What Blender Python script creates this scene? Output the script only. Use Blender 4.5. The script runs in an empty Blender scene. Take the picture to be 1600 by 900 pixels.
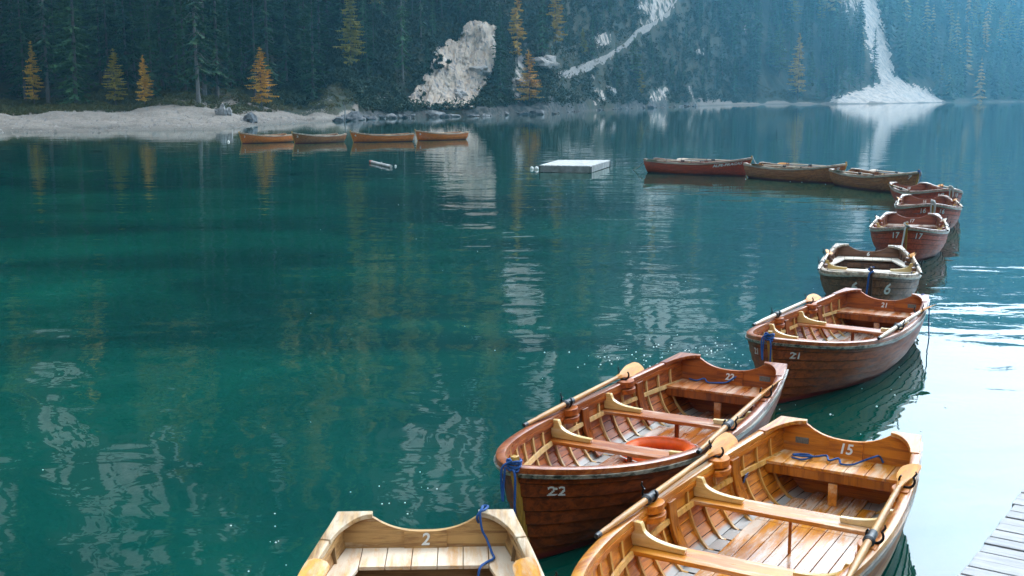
import bpy, math, random
import numpy as np
from mathutils import Vector, Matrix, noise as mnoise

R = math.radians
random.seed(7)
rng = np.random.default_rng(7)
scene = bpy.context.scene
COL = scene.collection

# ------------------------------------------------------------------ camera, sky, sun, exposure
CAM_H = 3.214
F_PX = 1830.0            # focal length in pixels of the 1600 px wide photograph
HORIZON = 149.2
PITCH = math.atan((450 - HORIZON) / F_PX)
cam_data = bpy.data.cameras.new('camera')
cam_data.sensor_width = 36.0
cam_data.lens = F_PX / 1600 * 36.0
cam_data.clip_start = 0.1
cam_data.clip_end = 6000
cam = bpy.data.objects.new('camera', cam_data)
cam.location = (0, 0, CAM_H)
cam.rotation_euler = (R(90) - PITCH, 0, 0)
COL.objects.link(cam)
scene.camera = cam

SUN_EL, SUN_AZ = 36.0, 40.0      # azimuth clockwise from +Y (the way the camera looks)
world = bpy.data.worlds.new('World')
scene.world = world
world.use_nodes = True
wn = world.node_tree
wn.nodes.clear()
w_out = wn.nodes.new('ShaderNodeOutputWorld')
w_bg = wn.nodes.new('ShaderNodeBackground')
w_sky = wn.nodes.new('ShaderNodeTexSky')
w_sky.sky_type = 'NISHITA'
w_sky.sun_disc = False
w_sky.sun_elevation = R(SUN_EL)
w_sky.sun_rotation = R(SUN_AZ)
w_sky.altitude = 1500
w_mix = wn.nodes.new('ShaderNodeMix')
w_mix.data_type = 'RGBA'
w_tc = wn.nodes.new('ShaderNodeTexCoord')
w_noise = wn.nodes.new('ShaderNodeTexNoise')
w_noise.inputs['Scale'].default_value = 2.2
w_noise.inputs['Detail'].default_value = 5
w_rng = wn.nodes.new('ShaderNodeMapRange')
w_rng.inputs['From Min'].default_value = 0.3
w_rng.inputs['From Max'].default_value = 0.7
w_rng.inputs['To Min'].default_value = 0.62
w_rng.inputs['To Max'].default_value = 0.92
wn.links.new(w_tc.outputs['Generated'], w_noise.inputs['Vector'])
wn.links.new(w_noise.outputs['Fac'], w_rng.inputs['Value'])
wn.links.new(w_rng.outputs['Result'], w_mix.inputs[0])
wn.links.new(w_sky.outputs['Color'], w_mix.inputs[6])
w_mix.inputs[7].default_value = (14.6, 15.2, 15.8, 1)      # thin high cloud over the blue
# thin cloud is brightest round the hidden sun
w_dot = wn.nodes.new('ShaderNodeVectorMath'); w_dot.operation = 'DOT_PRODUCT'
w_dot.inputs[1].default_value = (math.sin(R(SUN_AZ)) * math.cos(R(SUN_EL)), math.cos(R(SUN_AZ)) * math.cos(R(SUN_EL)), math.sin(R(SUN_EL)))
wn.links.new(w_tc.outputs['Generated'], w_dot.inputs[0])
w_pow = wn.nodes.new('ShaderNodeMath'); w_pow.operation = 'POWER'; w_pow.inputs[1].default_value = 9.0
w_max = wn.nodes.new('ShaderNodeMath'); w_max.operation = 'MAXIMUM'; w_max.inputs[1].default_value = 0.0
wn.links.new(w_dot.outputs['Value'], w_max.inputs[0]); wn.links.new(w_max.outputs[0], w_pow.inputs[0])
w_mad = wn.nodes.new('ShaderNodeMath'); w_mad.operation = 'MULTIPLY_ADD'; w_mad.inputs[1].default_value = 10.0; w_mad.inputs[2].default_value = 1.0
wn.links.new(w_pow.outputs[0], w_mad.inputs[0])
w_scl = wn.nodes.new('ShaderNodeVectorMath'); w_scl.operation = 'SCALE'
wn.links.new(w_mix.outputs[2], w_scl.inputs[0]); wn.links.new(w_mad.outputs[0], w_scl.inputs['Scale'])
wn.links.new(w_scl.outputs[0], w_bg.inputs['Color'])
w_bg.inputs['Strength'].default_value = 0.10
wn.links.new(w_bg.outputs['Background'], w_out.inputs['Surface'])

sun_data = bpy.data.lights.new('sun', 'SUN')
sun_data.energy = 0.6
sun_data.angle = R(16)
sun_data.color = (1.0, 0.95, 0.88)
sun = bpy.data.objects.new('sun', sun_data)
_sd = Vector((math.sin(R(SUN_AZ)) * math.cos(R(SUN_EL)), math.cos(R(SUN_AZ)) * math.cos(R(SUN_EL)), math.sin(R(SUN_EL))))
sun.rotation_euler = _sd.to_track_quat('Z', 'Y').to_euler()
COL.objects.link(sun)

scene.view_settings.view_transform = 'Standard'
scene.view_settings.look = 'None'
scene.view_settings.exposure = 0.15
scene.view_settings.gamma = 1.0
scene.view_settings.use_curve_mapping = False
scene.render.engine = 'CYCLES'
scene.cycles.use_denoising = True
try:
    scene.cycles.denoiser = 'OPENIMAGEDENOISE'
except Exception:
    pass
scene.cycles.denoising_input_passes = 'RGB_ALBEDO_NORMAL'
scene.cycles.denoising_prefilter = 'ACCURATE'
scene.cycles.max_bounces = 6
scene.cycles.diffuse_bounces = 3
scene.cycles.glossy_bounces = 3
scene.cycles.transmission_bounces = 2
scene.cycles.volume_bounces = 0
scene.cycles.transparent_max_bounces = 4
scene.cycles.caustics_reflective = False
scene.cycles.caustics_refractive = False
scene.cycles.sample_clamp_indirect = 6.0

# ------------------------------------------------------------------ small helpers
def unproj(u, v, z):
    """photograph pixel -> ground point at height z"""
    c, s = math.cos(PITCH), math.sin(PITCH)
    X = (u - 800) / F_PX
    U = -(v - 450) / F_PX
    t = (z - CAM_H) / (-s + U * c)
    return np.array([X * t, (c + U * s) * t])

def proj_np(x, y, z):
    c, s = math.cos(PITCH), math.sin(PITCH)
    zz = z - CAM_H
    d = np.maximum(y * c - zz * s, 1e-3)
    up = y * s + zz * c
    return 800 + F_PX * x / d, 450 - F_PX * up / d

def sstep(a, b, x):
    t = np.clip((x - a) / (b - a), 0, 1)
    return t * t * (3 - 2 * t)

def tag(o, label=None, cat=None, group=None, kind=None):
    if label: o['label'] = label
    if cat: o['category'] = cat
    if group: o['group'] = group
    if kind: o['kind'] = kind
    return o

def empty(name, loc=(0, 0, 0), rz=0.0):
    o = bpy.data.objects.new(name, None)
    o.empty_display_size = 0.2
    o.location = loc
    o.rotation_euler = (0, 0, rz)
    COL.objects.link(o)
    return o

class MB:
    """collects shapes; build() links them as one mesh object"""
    def __init__(self):
        self.v = []; self.f = []; self.m = []
    def add(self, vs, fs, mi=0):
        o = len(self.v)
        self.v += [tuple(map(float, p)) for p in vs]
        self.f += [tuple(i + o for i in f) for f in fs]
        self.m += [mi] * len(fs)
        return self
    def box(self, c, s, M=None):
        vs = [Vector((sx * s[0] / 2, sy * s[1] / 2, sz * s[2] / 2)) for sx in (-1, 1) for sy in (-1, 1) for sz in (-1, 1)]
        if M is not None: vs = [M @ p for p in vs]
        vs = [p + Vector(c) for p in vs]
        return self.add(vs, [(0, 1, 3, 2), (4, 6, 7, 5), (0, 4, 5, 1), (2, 3, 7, 6), (0, 2, 6, 4), (1, 5, 7, 3)])
    def grid(self, P, mi=0, flip=False):
        n, m = len(P), len(P[0])
        vs = [p for row in P for p in row]
        fs = []
        for i in range(n - 1):
            for j in range(m - 1):
                q = (i * m + j, i * m + j + 1, (i + 1) * m + j + 1, (i + 1) * m + j)
                fs.append(q[::-1] if flip else q)
        return self.add(vs, fs, mi)
    def loop(self, rings, cap=True, mi=0):
        """closed cross-section rings joined into a tube"""
        n = len(rings[0])
        vs = [p for r in rings for p in r]
        fs = []
        for i in range(len(rings) - 1):
            for j in range(n):
                k = (j + 1) % n
                fs.append((i * n + j, i * n + k, (i + 1) * n + k, (i + 1) * n + j))
        if cap:
            fs.append(tuple(range(n))[::-1])
            fs.append(tuple((len(rings) - 1) * n + j for j in range(n)))
        return self.add(vs, fs, mi)
    def tube(self, path, rad, n=8, cap=True):
        P = [Vector(p) for p in path]
        if not hasattr(rad, '__len__'): rad = [rad] * len(P)
        rings = []
        up = None
        for i, p in enumerate(P):
            t = (P[min(i + 1, len(P) - 1)] - P[max(i - 1, 0)]).normalized()
            if up is None:
                up = t.orthogonal().normalized()
            a = (up - t * up.dot(t))
            a = a.normalized() if a.length > 1e-6 else t.orthogonal().normalized()
            up = a
            b = t.cross(a)
            rings.append([p + (a * math.cos(2 * math.pi * k / n) + b * math.sin(2 * math.pi * k / n)) * rad[i] for k in range(n)])
        return self.loop(rings, cap)
    def prism(self, poly, fn, h0, h1):
        """2-D polygon extruded: fn(a, b, h) -> point"""
        n = len(poly)
        vs = [fn(a, b, h0) for a, b in poly] + [fn(a, b, h1) for a, b in poly]
        fs = [tuple(range(n))[::-1], tuple(range(n, 2 * n))]
        for i in range(n):
            j = (i + 1) % n
            fs.append((i, j, n + j, n + i))
        return self.add(vs, fs)
    def mesh(self, name, mats, smooth=35):
        me = bpy.data.meshes.new(name)
        me.from_pydata(self.v, [], self.f)
        if not isinstance(mats, (list, tuple)): mats = [mats]
        for m in mats: me.materials.append(m)
        if len(mats) > 1: me.polygons.foreach_set('material_index', self.m)
        me.validate()
        if smooth:
            me.polygons.foreach_set('use_smooth', [True] * len(me.polygons))
            me.set_sharp_from_angle(angle=R(smooth))
        me.update()
        return me
    def build(self, name, mats, parent=None, smooth=35, bevel=0, recalc=True, loc=None):
        me = self.mesh(name, mats, smooth)
        if recalc:
            import bmesh
            bm = bmesh.new(); bm.from_mesh(me)
            bmesh.ops.recalc_face_normals(bm, faces=bm.faces)
            bm.to_mesh(me); bm.free()
        return link(name, me, parent, bevel, loc)

def link(name, me, parent=None, bevel=0, loc=None):
    o = bpy.data.objects.new(name, me)
    COL.objects.link(o)
    if parent is not None: o.parent = parent
    if loc is not None: o.location = loc
    if bevel:
        b = o.modifiers.new('bevel', 'BEVEL')
        b.width = bevel; b.segments = 2; b.limit_method = 'ANGLE'; b.angle_limit = R(40)
    return o

def np_mesh(name, V, F, mats, attrs=None, smooth=False, mi=None):
    """V (n,3), F (m,3|4) -> mesh"""
    me = bpy.data.meshes.new(name)
    n, m, k = len(V), len(F), F.shape[1]
    me.vertices.add(n); me.vertices.foreach_set('co', np.ascontiguousarray(V, np.float32).ravel())
    me.loops.add(m * k); me.loops.foreach_set('vertex_index', np.ascontiguousarray(F, np.int32).ravel())
    me.polygons.add(m); me.polygons.foreach_set('loop_start', np.arange(0, m * k, k, dtype=np.int32))
    me.polygons.foreach_set('use_smooth', np.full(m, smooth))
    for mm in (mats if isinstance(mats, (list, tuple)) else [mats]): me.materials.append(mm)
    if mi is not None: me.polygons.foreach_set('material_index', mi)
    for a, arr in (attrs or {}).items():
        at = me.attributes.new(a, 'FLOAT', 'POINT'); at.data.foreach_set('value', np.ascontiguousarray(arr, np.float32))
    me.update(calc_edges=True)
    return me

# ------------------------------------------------------------------ materials
class NT:
    def __init__(self, name):
        self.mat = bpy.data.materials.new(name); self.mat.use_nodes = True
        self.t = self.mat.node_tree; self.t.nodes.clear()
        self.out = self.n('ShaderNodeOutputMaterial')
    def n(self, typ, **kw):
        nd = self.t.nodes.new(typ)
        for k, v in kw.items(): setattr(nd, k, v)
        return nd
    def l(self, a, b): self.t.links.new(a, b)
    def val(self, sock, v):
        if isinstance(v, bpy.types.NodeSocket): self.l(v, sock)
        elif v is not None: sock.default_value = v
    def coord(self, kind='Object', scale=(1, 1, 1), loc=(0, 0, 0), rot=(0, 0, 0)):
        tc = self.n('ShaderNodeTexCoord'); mp = self.n('ShaderNodeMapping')
        mp.inputs['Scale'].default_value = scale; mp.inputs['Location'].default_value = loc; mp.inputs['Rotation'].default_value = rot
        self.l(tc.outputs[kind], mp.inputs['Vector']); return mp.outputs['Vector']
    def pos(self, scale=(1, 1, 1), rot=(0, 0, 0)):
        g = self.n('ShaderNodeNewGeometry'); mp = self.n('ShaderNodeMapping')
        mp.inputs['Scale'].default_value = scale; mp.inputs['Rotation'].default_value = rot
        self.l(g.outputs['Position'], mp.inputs['Vector']); return mp.outputs['Vector']
    def noise(self, vec, scale, detail=4, rough=0.55, dist=0.0):
        nd = self.n('ShaderNodeTexNoise')
        nd.inputs['Scale'].default_value = scale; nd.inputs['Detail'].default_value = detail
        nd.inputs['Roughness'].default_value = rough; nd.inputs['Distortion'].default_value = dist
        self.l(vec, nd.inputs['Vector']); return nd.outputs['Fac']
    def rng(self, v, a, b, c=0.0, d=1.0):
        nd = self.n('ShaderNodeMapRange')
        self.val(nd.inputs['Value'], v)
        for k, x in zip(('From Min', 'From Max', 'To Min', 'To Max'), (a, b, c, d)): nd.inputs[k].default_value = x
        return nd.outputs['Result']
    def mix(self, f, a, b):
        nd = self.n('ShaderNodeMix', data_type='RGBA')
        self.val(nd.inputs[0], f)
        for i, c in ((6, a), (7, b)):
            if isinstance(c, (tuple, list)): nd.inputs[i].default_value = tuple(c[:3]) + (1,)
            else: self.l(c, nd.inputs[i])
        return nd.outputs[2]
    def math(self, op, a, b=0.0, c=None):
        nd = self.n('ShaderNodeMath', operation=op)
        self.val(nd.inputs[0], a); self.val(nd.inputs[1], b)
        if c is not None: self.val(nd.inputs[2], c)
        return nd.outputs[0]
    def attr(self, name):
        nd = self.n('ShaderNodeAttribute', attribute_name=name); return nd.outputs['Fac']
    def bump(self, h, dist, strength=1.0, normal=None):
        nd = self.n('ShaderNodeBump'); nd.inputs['Strength'].default_value = strength
        self.val(nd.inputs['Distance'], dist)
        self.l(h, nd.inputs['Height'])
        if normal is not None: self.l(normal, nd.inputs['Normal'])
        return nd.outputs['Normal']
    def principled(self, color, rough=0.6, normal=None, **kw):
        p = self.n('ShaderNodeBsdfPrincipled')
        if isinstance(color, (tuple, list)): p.inputs['Base Color'].default_value = tuple(color[:3]) + (1,)
        else: self.l(color, p.inputs['Base Color'])
        self.val(p.inputs['Roughness'], rough)
        if normal is not None: self.l(normal, p.inputs['Normal'])
        for k, v in kw.items(): self.val(p.inputs[k], v)
        self.l(p.outputs['BSDF'], self.out.inputs['Surface'])
        return p

def wood(name, base, dark, worn, wear=0.35, rough=(0.18, 0.5), axis=0, grain=26, bottom=None, coat=0.3, seam=0.0):
    """grain stretched along an axis, darker streaks, worn pale patches, wet/dry gloss"""
    N = NT(name)
    sc = [grain, grain, grain]; sc[axis] = grain * 0.07
    g = N.noise(N.coord(scale=tuple(sc)), 1.0, 5, 0.65, 0.6)
    sc2 = [7, 7, 7]; sc2[axis] = 1.3
    big = N.noise(N.coord(scale=tuple(sc2), loc=(3, 1, 2)), 1.0, 6, 0.68)
    blot = N.noise(N.coord(scale=(2.3, 2.3, 2.3), loc=(9, 4, 1)), 1.0, 4, 0.6)
    col = N.mix(N.rng(g, 0.43, 0.6), base, dark)
    col = N.mix(N.math('MULTIPLY', N.rng(blot, 0.38, 0.66), 0.45), col, dark)
    wf = N.rng(N.math('ADD', N.math('MULTIPLY', big, 0.75), N.math('MULTIPLY', g, 0.25)), 0.66 - 0.4 * wear, 0.74 - 0.30 * wear)
    col = N.mix(N.math('MULTIPLY', wf, 0.85), col, worn)
    spk = N.noise(N.coord(scale=(60, 60, 60)), 1.0, 3, 0.6)
    col = N.mix(N.math('MULTIPLY', N.rng(spk, 0.66, 0.74), 0.5), col, tuple(c * 0.3 for c in dark))
    if bottom is not None:
        sp = N.n('ShaderNodeSeparateXYZ'); N.l(N.coord(), sp.inputs[0])
        zf = N.rng(N.math('ADD', sp.outputs['Z'], N.math('MULTIPLY', blot, 0.03)), 0.055, 0.075, 1, 0)
        col = N.mix(zf, col, bottom)
    r = N.rng(big, 0.3, 0.72, rough[0], rough[1])
    nm = N.bump(g, 0.0012, 0.6)
    N.principled(col, r, nm, **{'Coat Weight': coat, 'Coat Roughness': 0.12, 'Specular IOR Level': 0.4})
    return N.mat

def plain(name, c, rough=0.5, var=0.25, scale=30, **kw):
    N = NT(name)
    g = N.noise(N.coord(), scale, 4)
    col = N.mix(N.rng(g, 0.3, 0.7), c, tuple(x * (1 - var) for x in c[:3]))
    N.principled(col, rough, N.bump(g, 0.001, 0.4), **kw)
    return N.mat

M_rope = None
M = {}
M['blue_rope'] = plain('blue_rope', (0.010, 0.095, 0.36), 0.7, 0.5, 160)
M['white_rope'] = plain('pale_rope', (0.5, 0.5, 0.48), 0.8, 0.4, 120)
M['black_rubber'] = plain('black_leather', (0.012, 0.014, 0.018), 0.45, 0.3)
M['iron'] = plain('dark_iron', (0.03, 0.03, 0.035), 0.4, 0.4, 60, Metallic=0.8)
M['plate'] = plain('grey_metal_plate', (0.22, 0.23, 0.22), 0.5, 0.5, 80, Metallic=0.3)
M['white_paint'] = plain('white_paint', (0.78, 0.79, 0.77), 0.5, 0.15, 60)
M['orange'] = plain('orange_foam_ring', (0.95, 0.13, 0.008), 0.45, 0.2, 20)
M['blue_label'] = plain('blue_sticker', (0.05, 0.12, 0.3), 0.4, 0.1)
M['oar_wood'] = wood('oar_varnish', (0.50, 0.26, 0.07), (0.34, 0.14, 0.03), (0.62, 0.46, 0.26), 0.3, (0.35, 0.6), coat=0.05)
M['oar_blade'] = wood('oar_blade_varnish', (0.64, 0.27, 0.02), (0.48, 0.17, 0.01), (0.66, 0.42, 0.16), 0.15, (0.5, 0.7), coat=0.0)
M['oar_pale'] = wood('oar_worn', (0.56, 0.36, 0.19), (0.4, 0.2, 0.08), (0.68, 0.6, 0.5), 0.75, (0.35, 0.6), coat=0.05)
M['oar_blade_worn'] = wood('oar_blade_worn', (0.70, 0.32, 0.03), (0.55, 0.2, 0.015), (0.66, 0.54, 0.4), 0.45, (0.3, 0.6), coat=0.1)
M['knee'] = wood('pale_ash', (0.78, 0.55, 0.22), (0.62, 0.40, 0.13), (0.78, 0.62, 0.36), 0.3, (0.25, 0.5), axis=1)
M['red_tarp'] = plain('navy_tarp', (0.012, 0.03, 0.075), 0.6, 0.4, 12)

M['seam'] = plain('dark_plank_seam', (0.022, 0.011, 0.006), 0.8, 0.3)
def palette(p, outside, out_dark, inside, in_dark, worn, wear, gun, gun_worn, seat, seat_dark, seat_worn, seat_wear, rib, bottom=None, stem=None, dull=False):
    rr = (0.4, 0.68) if dull else (0.22, 0.55)
    ct = 0.02 if dull else 0.14
    d = {}
    k_ = 1.0 if p in ('honey', 'bleached') else 1.35
    d['out'] = wood(p + '_hull_outside', tuple(k_ * c for c in outside), tuple(k_ * c for c in out_dark), worn, wear * 0.12, (0.34, 0.6), bottom=bottom, coat=0.0)
    d['in'] = wood(p + '_hull_inside', inside, in_dark, worn, wear * 0.2, (0.36, 0.62), coat=0.03, bottom=(0.40, 0.37, 0.34))
    d['gun'] = wood(p + '_gunwale', gun, in_dark, gun_worn, wear, rr, coat=ct)
    d['seat'] = wood(p + '_seat', seat, seat_dark, seat_worn, seat_wear, rr, coat=ct)
    d['floor'] = wood(p + '_wet_floor', seat, seat_dark, tuple(.5 * c + .26 for c in seat_worn), min(seat_wear * 1.25, .9), (0.10, 0.42) if not dull else rr, coat=0.5 if not dull else ct)
    d['cross'] = wood(p + '_thwart', seat, seat_dark, seat_worn, seat_wear * 0.8, rr, axis=1, coat=ct)
    d['transom'] = wood(p + '_transom', inside, in_dark, worn, wear * 0.3, (0.36, 0.62), axis=1, coat=0.03)
    d['dark'] = wood(p + '_side_board', tuple(c * 0.7 for c in inside), tuple(c * 0.6 for c in in_dark), worn, wear * 0.2, rr, axis=2, coat=ct)
    d['rib'] = wood(p + '_rib', rib, tuple(c * 0.65 for c in rib), worn, 0.2, rr, axis=2, coat=ct)
    d['stem'] = wood(p + '_stem', stem or (0.62, 0.34, 0.06), tuple(.6 * c for c in (stem or (0.62, 0.34, 0.06))), worn, 0.2, rr, axis=2, coat=ct)
    d['block'] = wood(p + '_number_block', tuple(1.15 * c for c in inside), in_dark, worn, wear * 0.15, (0.36, 0.62), axis=1, coat=0.03)
    d['rub'] = wood(p + '_rubbing_strake', tuple(0.35 * a + 0.03 for a in gun) if p in ('honey', 'bleached') else (0.44, 0.41, 0.34) if p in ('mahogany', 'chestnut') else (0.6, 0.54, 0.46), (0.035, 0.045, 0.035) if p not in ('russet', 'tawny', 'weathered', 'amber') else (0.35, 0.3, 0.25), (0.3, 0.3, 0.26), 0.25, (0.25, 0.5), coat=ct)
    return d

PAL = {
 'honey': palette('honey', (0.36, 0.14, 0.03), (0.2, 0.075, 0.016), (0.64, 0.205, 0.008), (0.35, 0.092, 0.004), (0.66, 0.42, 0.2), 0.3,
                  (0.66, 0.30, 0.045), (0.70, 0.53, 0.3), (0.64, 0.25, 0.024), (0.42, 0.13, 0.010), (0.7, 0.54, 0.36), 0.42, (0.66, 0.34, 0.08), dull=False),
 'mahogany': palette('mahogany', (0.20, 0.040, 0.006), (0.08, 0.015, 0.003), (0.44, 0.105, 0.007), (0.19, 0.034, 0.003), (0.52, 0.30, 0.17), 0.22,
                  (0.38, 0.11, 0.025), (0.56, 0.42, 0.3), (0.46, 0.14, 0.018), (0.27, 0.06, 0.007), (0.6, 0.4, 0.27), 0.42, (0.70, 0.44, 0.18), bottom=(0.13, 0.012, 0.008)),
 'chestnut': palette('chestnut', (0.27, 0.060, 0.010), (0.12, 0.025, 0.005), (0.45, 0.112, 0.009), (0.20, 0.036, 0.004), (0.52, 0.30, 0.17), 0.25,
                  (0.40, 0.13, 0.035), (0.6, 0.5, 0.4), (0.50, 0.155, 0.022), (0.29, 0.066, 0.009), (0.62, 0.46, 0.34), 0.45, (0.72, 0.45, 0.18), bottom=(0.16, 0.012, 0.009)),
 'bleached': palette('bleached', (0.44, 0.27, 0.11), (0.2, 0.11, 0.04), (0.54, 0.32, 0.12), (0.28, 0.14, 0.05), (0.66, 0.5, 0.32), 0.55,
                  (0.58, 0.38, 0.18), (0.66, 0.55, 0.4), (0.66, 0.36, 0.11), (0.5, 0.2, 0.04), (0.72, 0.61, 0.48), 0.72, (0.3, 0.19, 0.09), dull=True),
 'weathered': palette('weathered', (0.19, 0.085, 0.042), (0.07, 0.032, 0.016), (0.19, 0.085, 0.042), (0.08, 0.034, 0.018), (0.4, 0.32, 0.26), 0.4,
                  (0.5, 0.4, 0.28), (0.7, 0.64, 0.55), (0.6, 0.47, 0.33), (0.42, 0.27, 0.15), (0.78, 0.73, 0.64), 0.9, (0.14, 0.08, 0.05), stem=(0.09, 0.06, 0.05), dull=True),
 'russet': palette('russet', (0.40, 0.062, 0.02), (0.22, 0.03, 0.010), (0.28, 0.075, 0.035), (0.16, 0.04, 0.02), (0.5, 0.36, 0.3), 0.3,
                  (0.48, 0.37, 0.29), (0.66, 0.6, 0.54), (0.4, 0.2, 0.12), (0.26, 0.1, 0.05), (0.66, 0.58, 0.52), 0.6, (0.42, 0.22, 0.1), bottom=(0.17, 0.014, 0.014)),
 'tawny': palette('tawny', (0.36, 0.14, 0.045), (0.17, 0.06, 0.02), (0.3, 0.13, 0.05), (0.16, 0.06, 0.024), (0.5, 0.4, 0.28), 0.4,
                  (0.5, 0.4, 0.28), (0.68, 0.62, 0.52), (0.46, 0.26, 0.12), (0.3, 0.14, 0.06), (0.66, 0.58, 0.48), 0.6, (0.4, 0.24, 0.1), bottom=(0.2, 0.03, 0.04)),
 'amber': palette('amber', (0.62, 0.17, 0.025), (0.4, 0.10, 0.014), (0.4, 0.16, 0.05), (0.2, 0.07, 0.02), (0.55, 0.4, 0.26), 0.3,
                  (0.6, 0.42, 0.24), (0.7, 0.62, 0.5), (0.5, 0.26, 0.1), (0.3, 0.14, 0.05), (0.66, 0.56, 0.42), 0.5, (0.4, 0.2, 0.08), bottom=(0.22, 0.022, 0.015)),
}

# ------------------------------------------------------------------ terrain (numpy noise, shore line, slopes)
def hash2(ix, iy, seed):
    h = (ix * 374761393 + iy * 668265263 + seed * 974634617) & 0xFFFFFFFF
    h = ((h ^ (h >> 13)) * 1274126177) & 0xFFFFFFFF
    return ((h ^ (h >> 16)) & 0xFFFF) / 65535.0

def vnoise(x, y, seed=0):
    ix = np.floor(x).astype(np.int64); iy = np.floor(y).astype(np.int64)
    fx = x - ix; fy = y - iy
    fx = fx * fx * (3 - 2 * fx); fy = fy * fy * (3 - 2 * fy)
    a = hash2(ix, iy, seed); b = hash2(ix + 1, iy, seed); c = hash2(ix, iy + 1, seed); d = hash2(ix + 1, iy + 1, seed)
    return (a * (1 - fx) + b * fx) * (1 - fy) + (c * (1 - fx) + d * fx) * fy

def fbm(x, y, oct=4, seed=0):
    x = np.asarray(x, float); y = np.asarray(y, float)
    s = 0; a = 0.5; t = 0
    for i in range(oct):
        s = s + a * vnoise(x, y, seed + i * 17); t += a
        a *= 0.5; x = x * 2.03 + 11.3; y = y * 2.03 + 4.7
    return s / t

KU = 0.987 / F_PX
def u2k(u): return (np.asarray(u, float) - 800) * KU

SHORE = [(-3000, 45), (-1400, 62), (-400, 84), (0, 99), (100, 102), (200, 106), (300, 107), (345, 110), (400, 127), (460, 136), (525, 150), (580, 163), (640, 174), (700, 180),
         (760, 186), (800, 200), (860, 206), (900, 240), (1000, 300), (1080, 350), (1130, 395), (1200, 430), (1290, 452), (1310, 440), (1390, 470), (1477, 545),
         (1600, 600), (1900, 600), (2600, 430), (4000, 260)]
sk = u2k([a for a, b in SHORE]); sy = np.array([b for a, b in SHORE], float)
def shore(k): return np.interp(k, sk, sy)

PROF = [
 (-3000, [(0, -.5), (3, .1), (34, 1.5), (52, 3), (95, 22), (300, 190), (520, 330), (700, 300)]),
 (0,    [(0, -.5), (3, .1), (34, 1.5), (50, 2.6), (76, 10), (124, 40), (300, 210), (520, 350), (700, 330)]),
 (340,  [(0, -.5), (3, .1), (32, 1.5), (46, 3.2), (72, 14), (120, 52), (300, 220), (520, 360), (700, 340)]),
 (470,  [(0, -.5), (3, .1), (20, .8), (29, 3), (54, 22), (120, 70), (300, 230), (520, 370), (700, 350)]),
 (560,  [(0, -.5), (2, .5), (6, 2.2), (14, 5), (40, 22), (100, 62), (300, 240), (520, 370), (700, 350)]),
 (640,  [(0, -.5), (1, .9), (6, 2.0), (16, 10), (40, 26), (100, 70), (300, 250), (520, 380), (700, 350)]),
 (760,  [(0, -.5), (1, 1.2), (6, 2.2), (18, 15), (40, 28), (100, 76), (300, 260), (520, 380), (700, 350)]),
 (900,  [(0, -.5), (1, 1.2), (6, 4), (30, 24), (100, 82), (300, 260), (520, 370), (700, 330)]),
 (1080, [(0, -.5), (2, 1.0), (10, 5), (40, 32), (100, 84), (300, 250), (450, 330), (700, 300)]),
 (1200, [(0, -.5), (6, .7), (16, 5), (100, 72), (300, 225), (420, 285), (700, 240)]),
 (1300, [(0, -.5), (8, .8), (26, 5), (100, 58), (300, 190), (380, 220), (700, 180)]),
 (1345, [(0, -.5), (8, 1.0), (40, 9), (100, 40), (200, 92), (300, 145), (360, 165), (700, 120)]),
 (1390, [(0, -.5), (8, 1.0), (50, 10), (100, 33), (200, 82), (300, 132), (360, 148), (700, 100)]),
 (1480, [(0, -.5), (10, .9), (30, 3.5), (100, 36), (200, 92), (300, 142), (380, 160), (700, 90)]),
 (1600, [(0, -.5), (10, .9), (30, 3.5), (100, 40), (200, 100), (300, 156), (380, 176), (700, 90)]),
 (2600, [(0, -.5), (10, .9), (30, 3.5), (100, 40), (200, 90), (300, 130), (400, 150), (700, 90)]),
]
pk = u2k([a for a, b in PROF])
def terr(x, y):
    x = np.asarray(x, float); y = np.asarray(y, float)
    k = x / y
    k = k + 0.004 * (fbm(x / 14, y / 14, 3, 5) - .5) * np.clip((y - shore(k)) / 20, 0, 1)
    d = y - shore(k) + 5 * (fbm(x / 9, y / 9, 3, 9) - .5)
    Z = np.stack([np.interp(d, [a for a, b in p], [b for a, b in p]) for _, p in PROF])
    i = np.clip(np.searchsorted(pk, k) - 1, 0, len(pk) - 2)
    t = np.clip((k - pk[i]) / (pk[i + 1] - pk[i]), 0, 1); t = t * t * (3 - 2 * t)
    idx = np.arange(k.size)
    z = Z.reshape(len(PROF), -1)
    z = (z[i.ravel(), idx] * (1 - t.ravel()) + z[i.ravel() + 1, idx] * t.ravel()).reshape(k.shape)
    amp = np.where(k < u2k(530), np.clip((d - 26) / 24, 0.08, 1), np.clip(d / 25, 0, 1)) * 3 + np.clip(d / 200, 0, 1) * 16
    z = z + amp * (fbm(x / 38, y / 38, 4, 1) - .5) + np.clip(d / 12, 0, 1) * 1.6 * (fbm(x / 5, y / 5, 3, 2) - .5)
    z = z + np.clip(d / 6, 0, .12) * (fbm(x / 1.3, y / 1.3, 2, 3) - .5)
    return np.where(d < 0, np.minimum(z, -.5 + d * .12), z)

def hit(u, v, far=600, st=0.4):
    """first point of the terrain on the line of sight of a photograph pixel"""
    k = u2k(u)
    y = np.arange(float(shore(k)) - 6, float(shore(k)) + far, st)
    c, s = math.cos(PITCH), math.sin(PITCH)
    X = (u - 800) / F_PX; U = -(v - 450) / F_PX
    t = y / (c + U * s)
    x = X * t; z = CAM_H + t * (-s + U * c)
    g = terr(x, y)
    b = np.nonzero(g >= z)[0]
    i = b[0] if len(b) else len(y) - 1
    return np.array([x[i], y[i], max(g[i], 0.0)])

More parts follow.
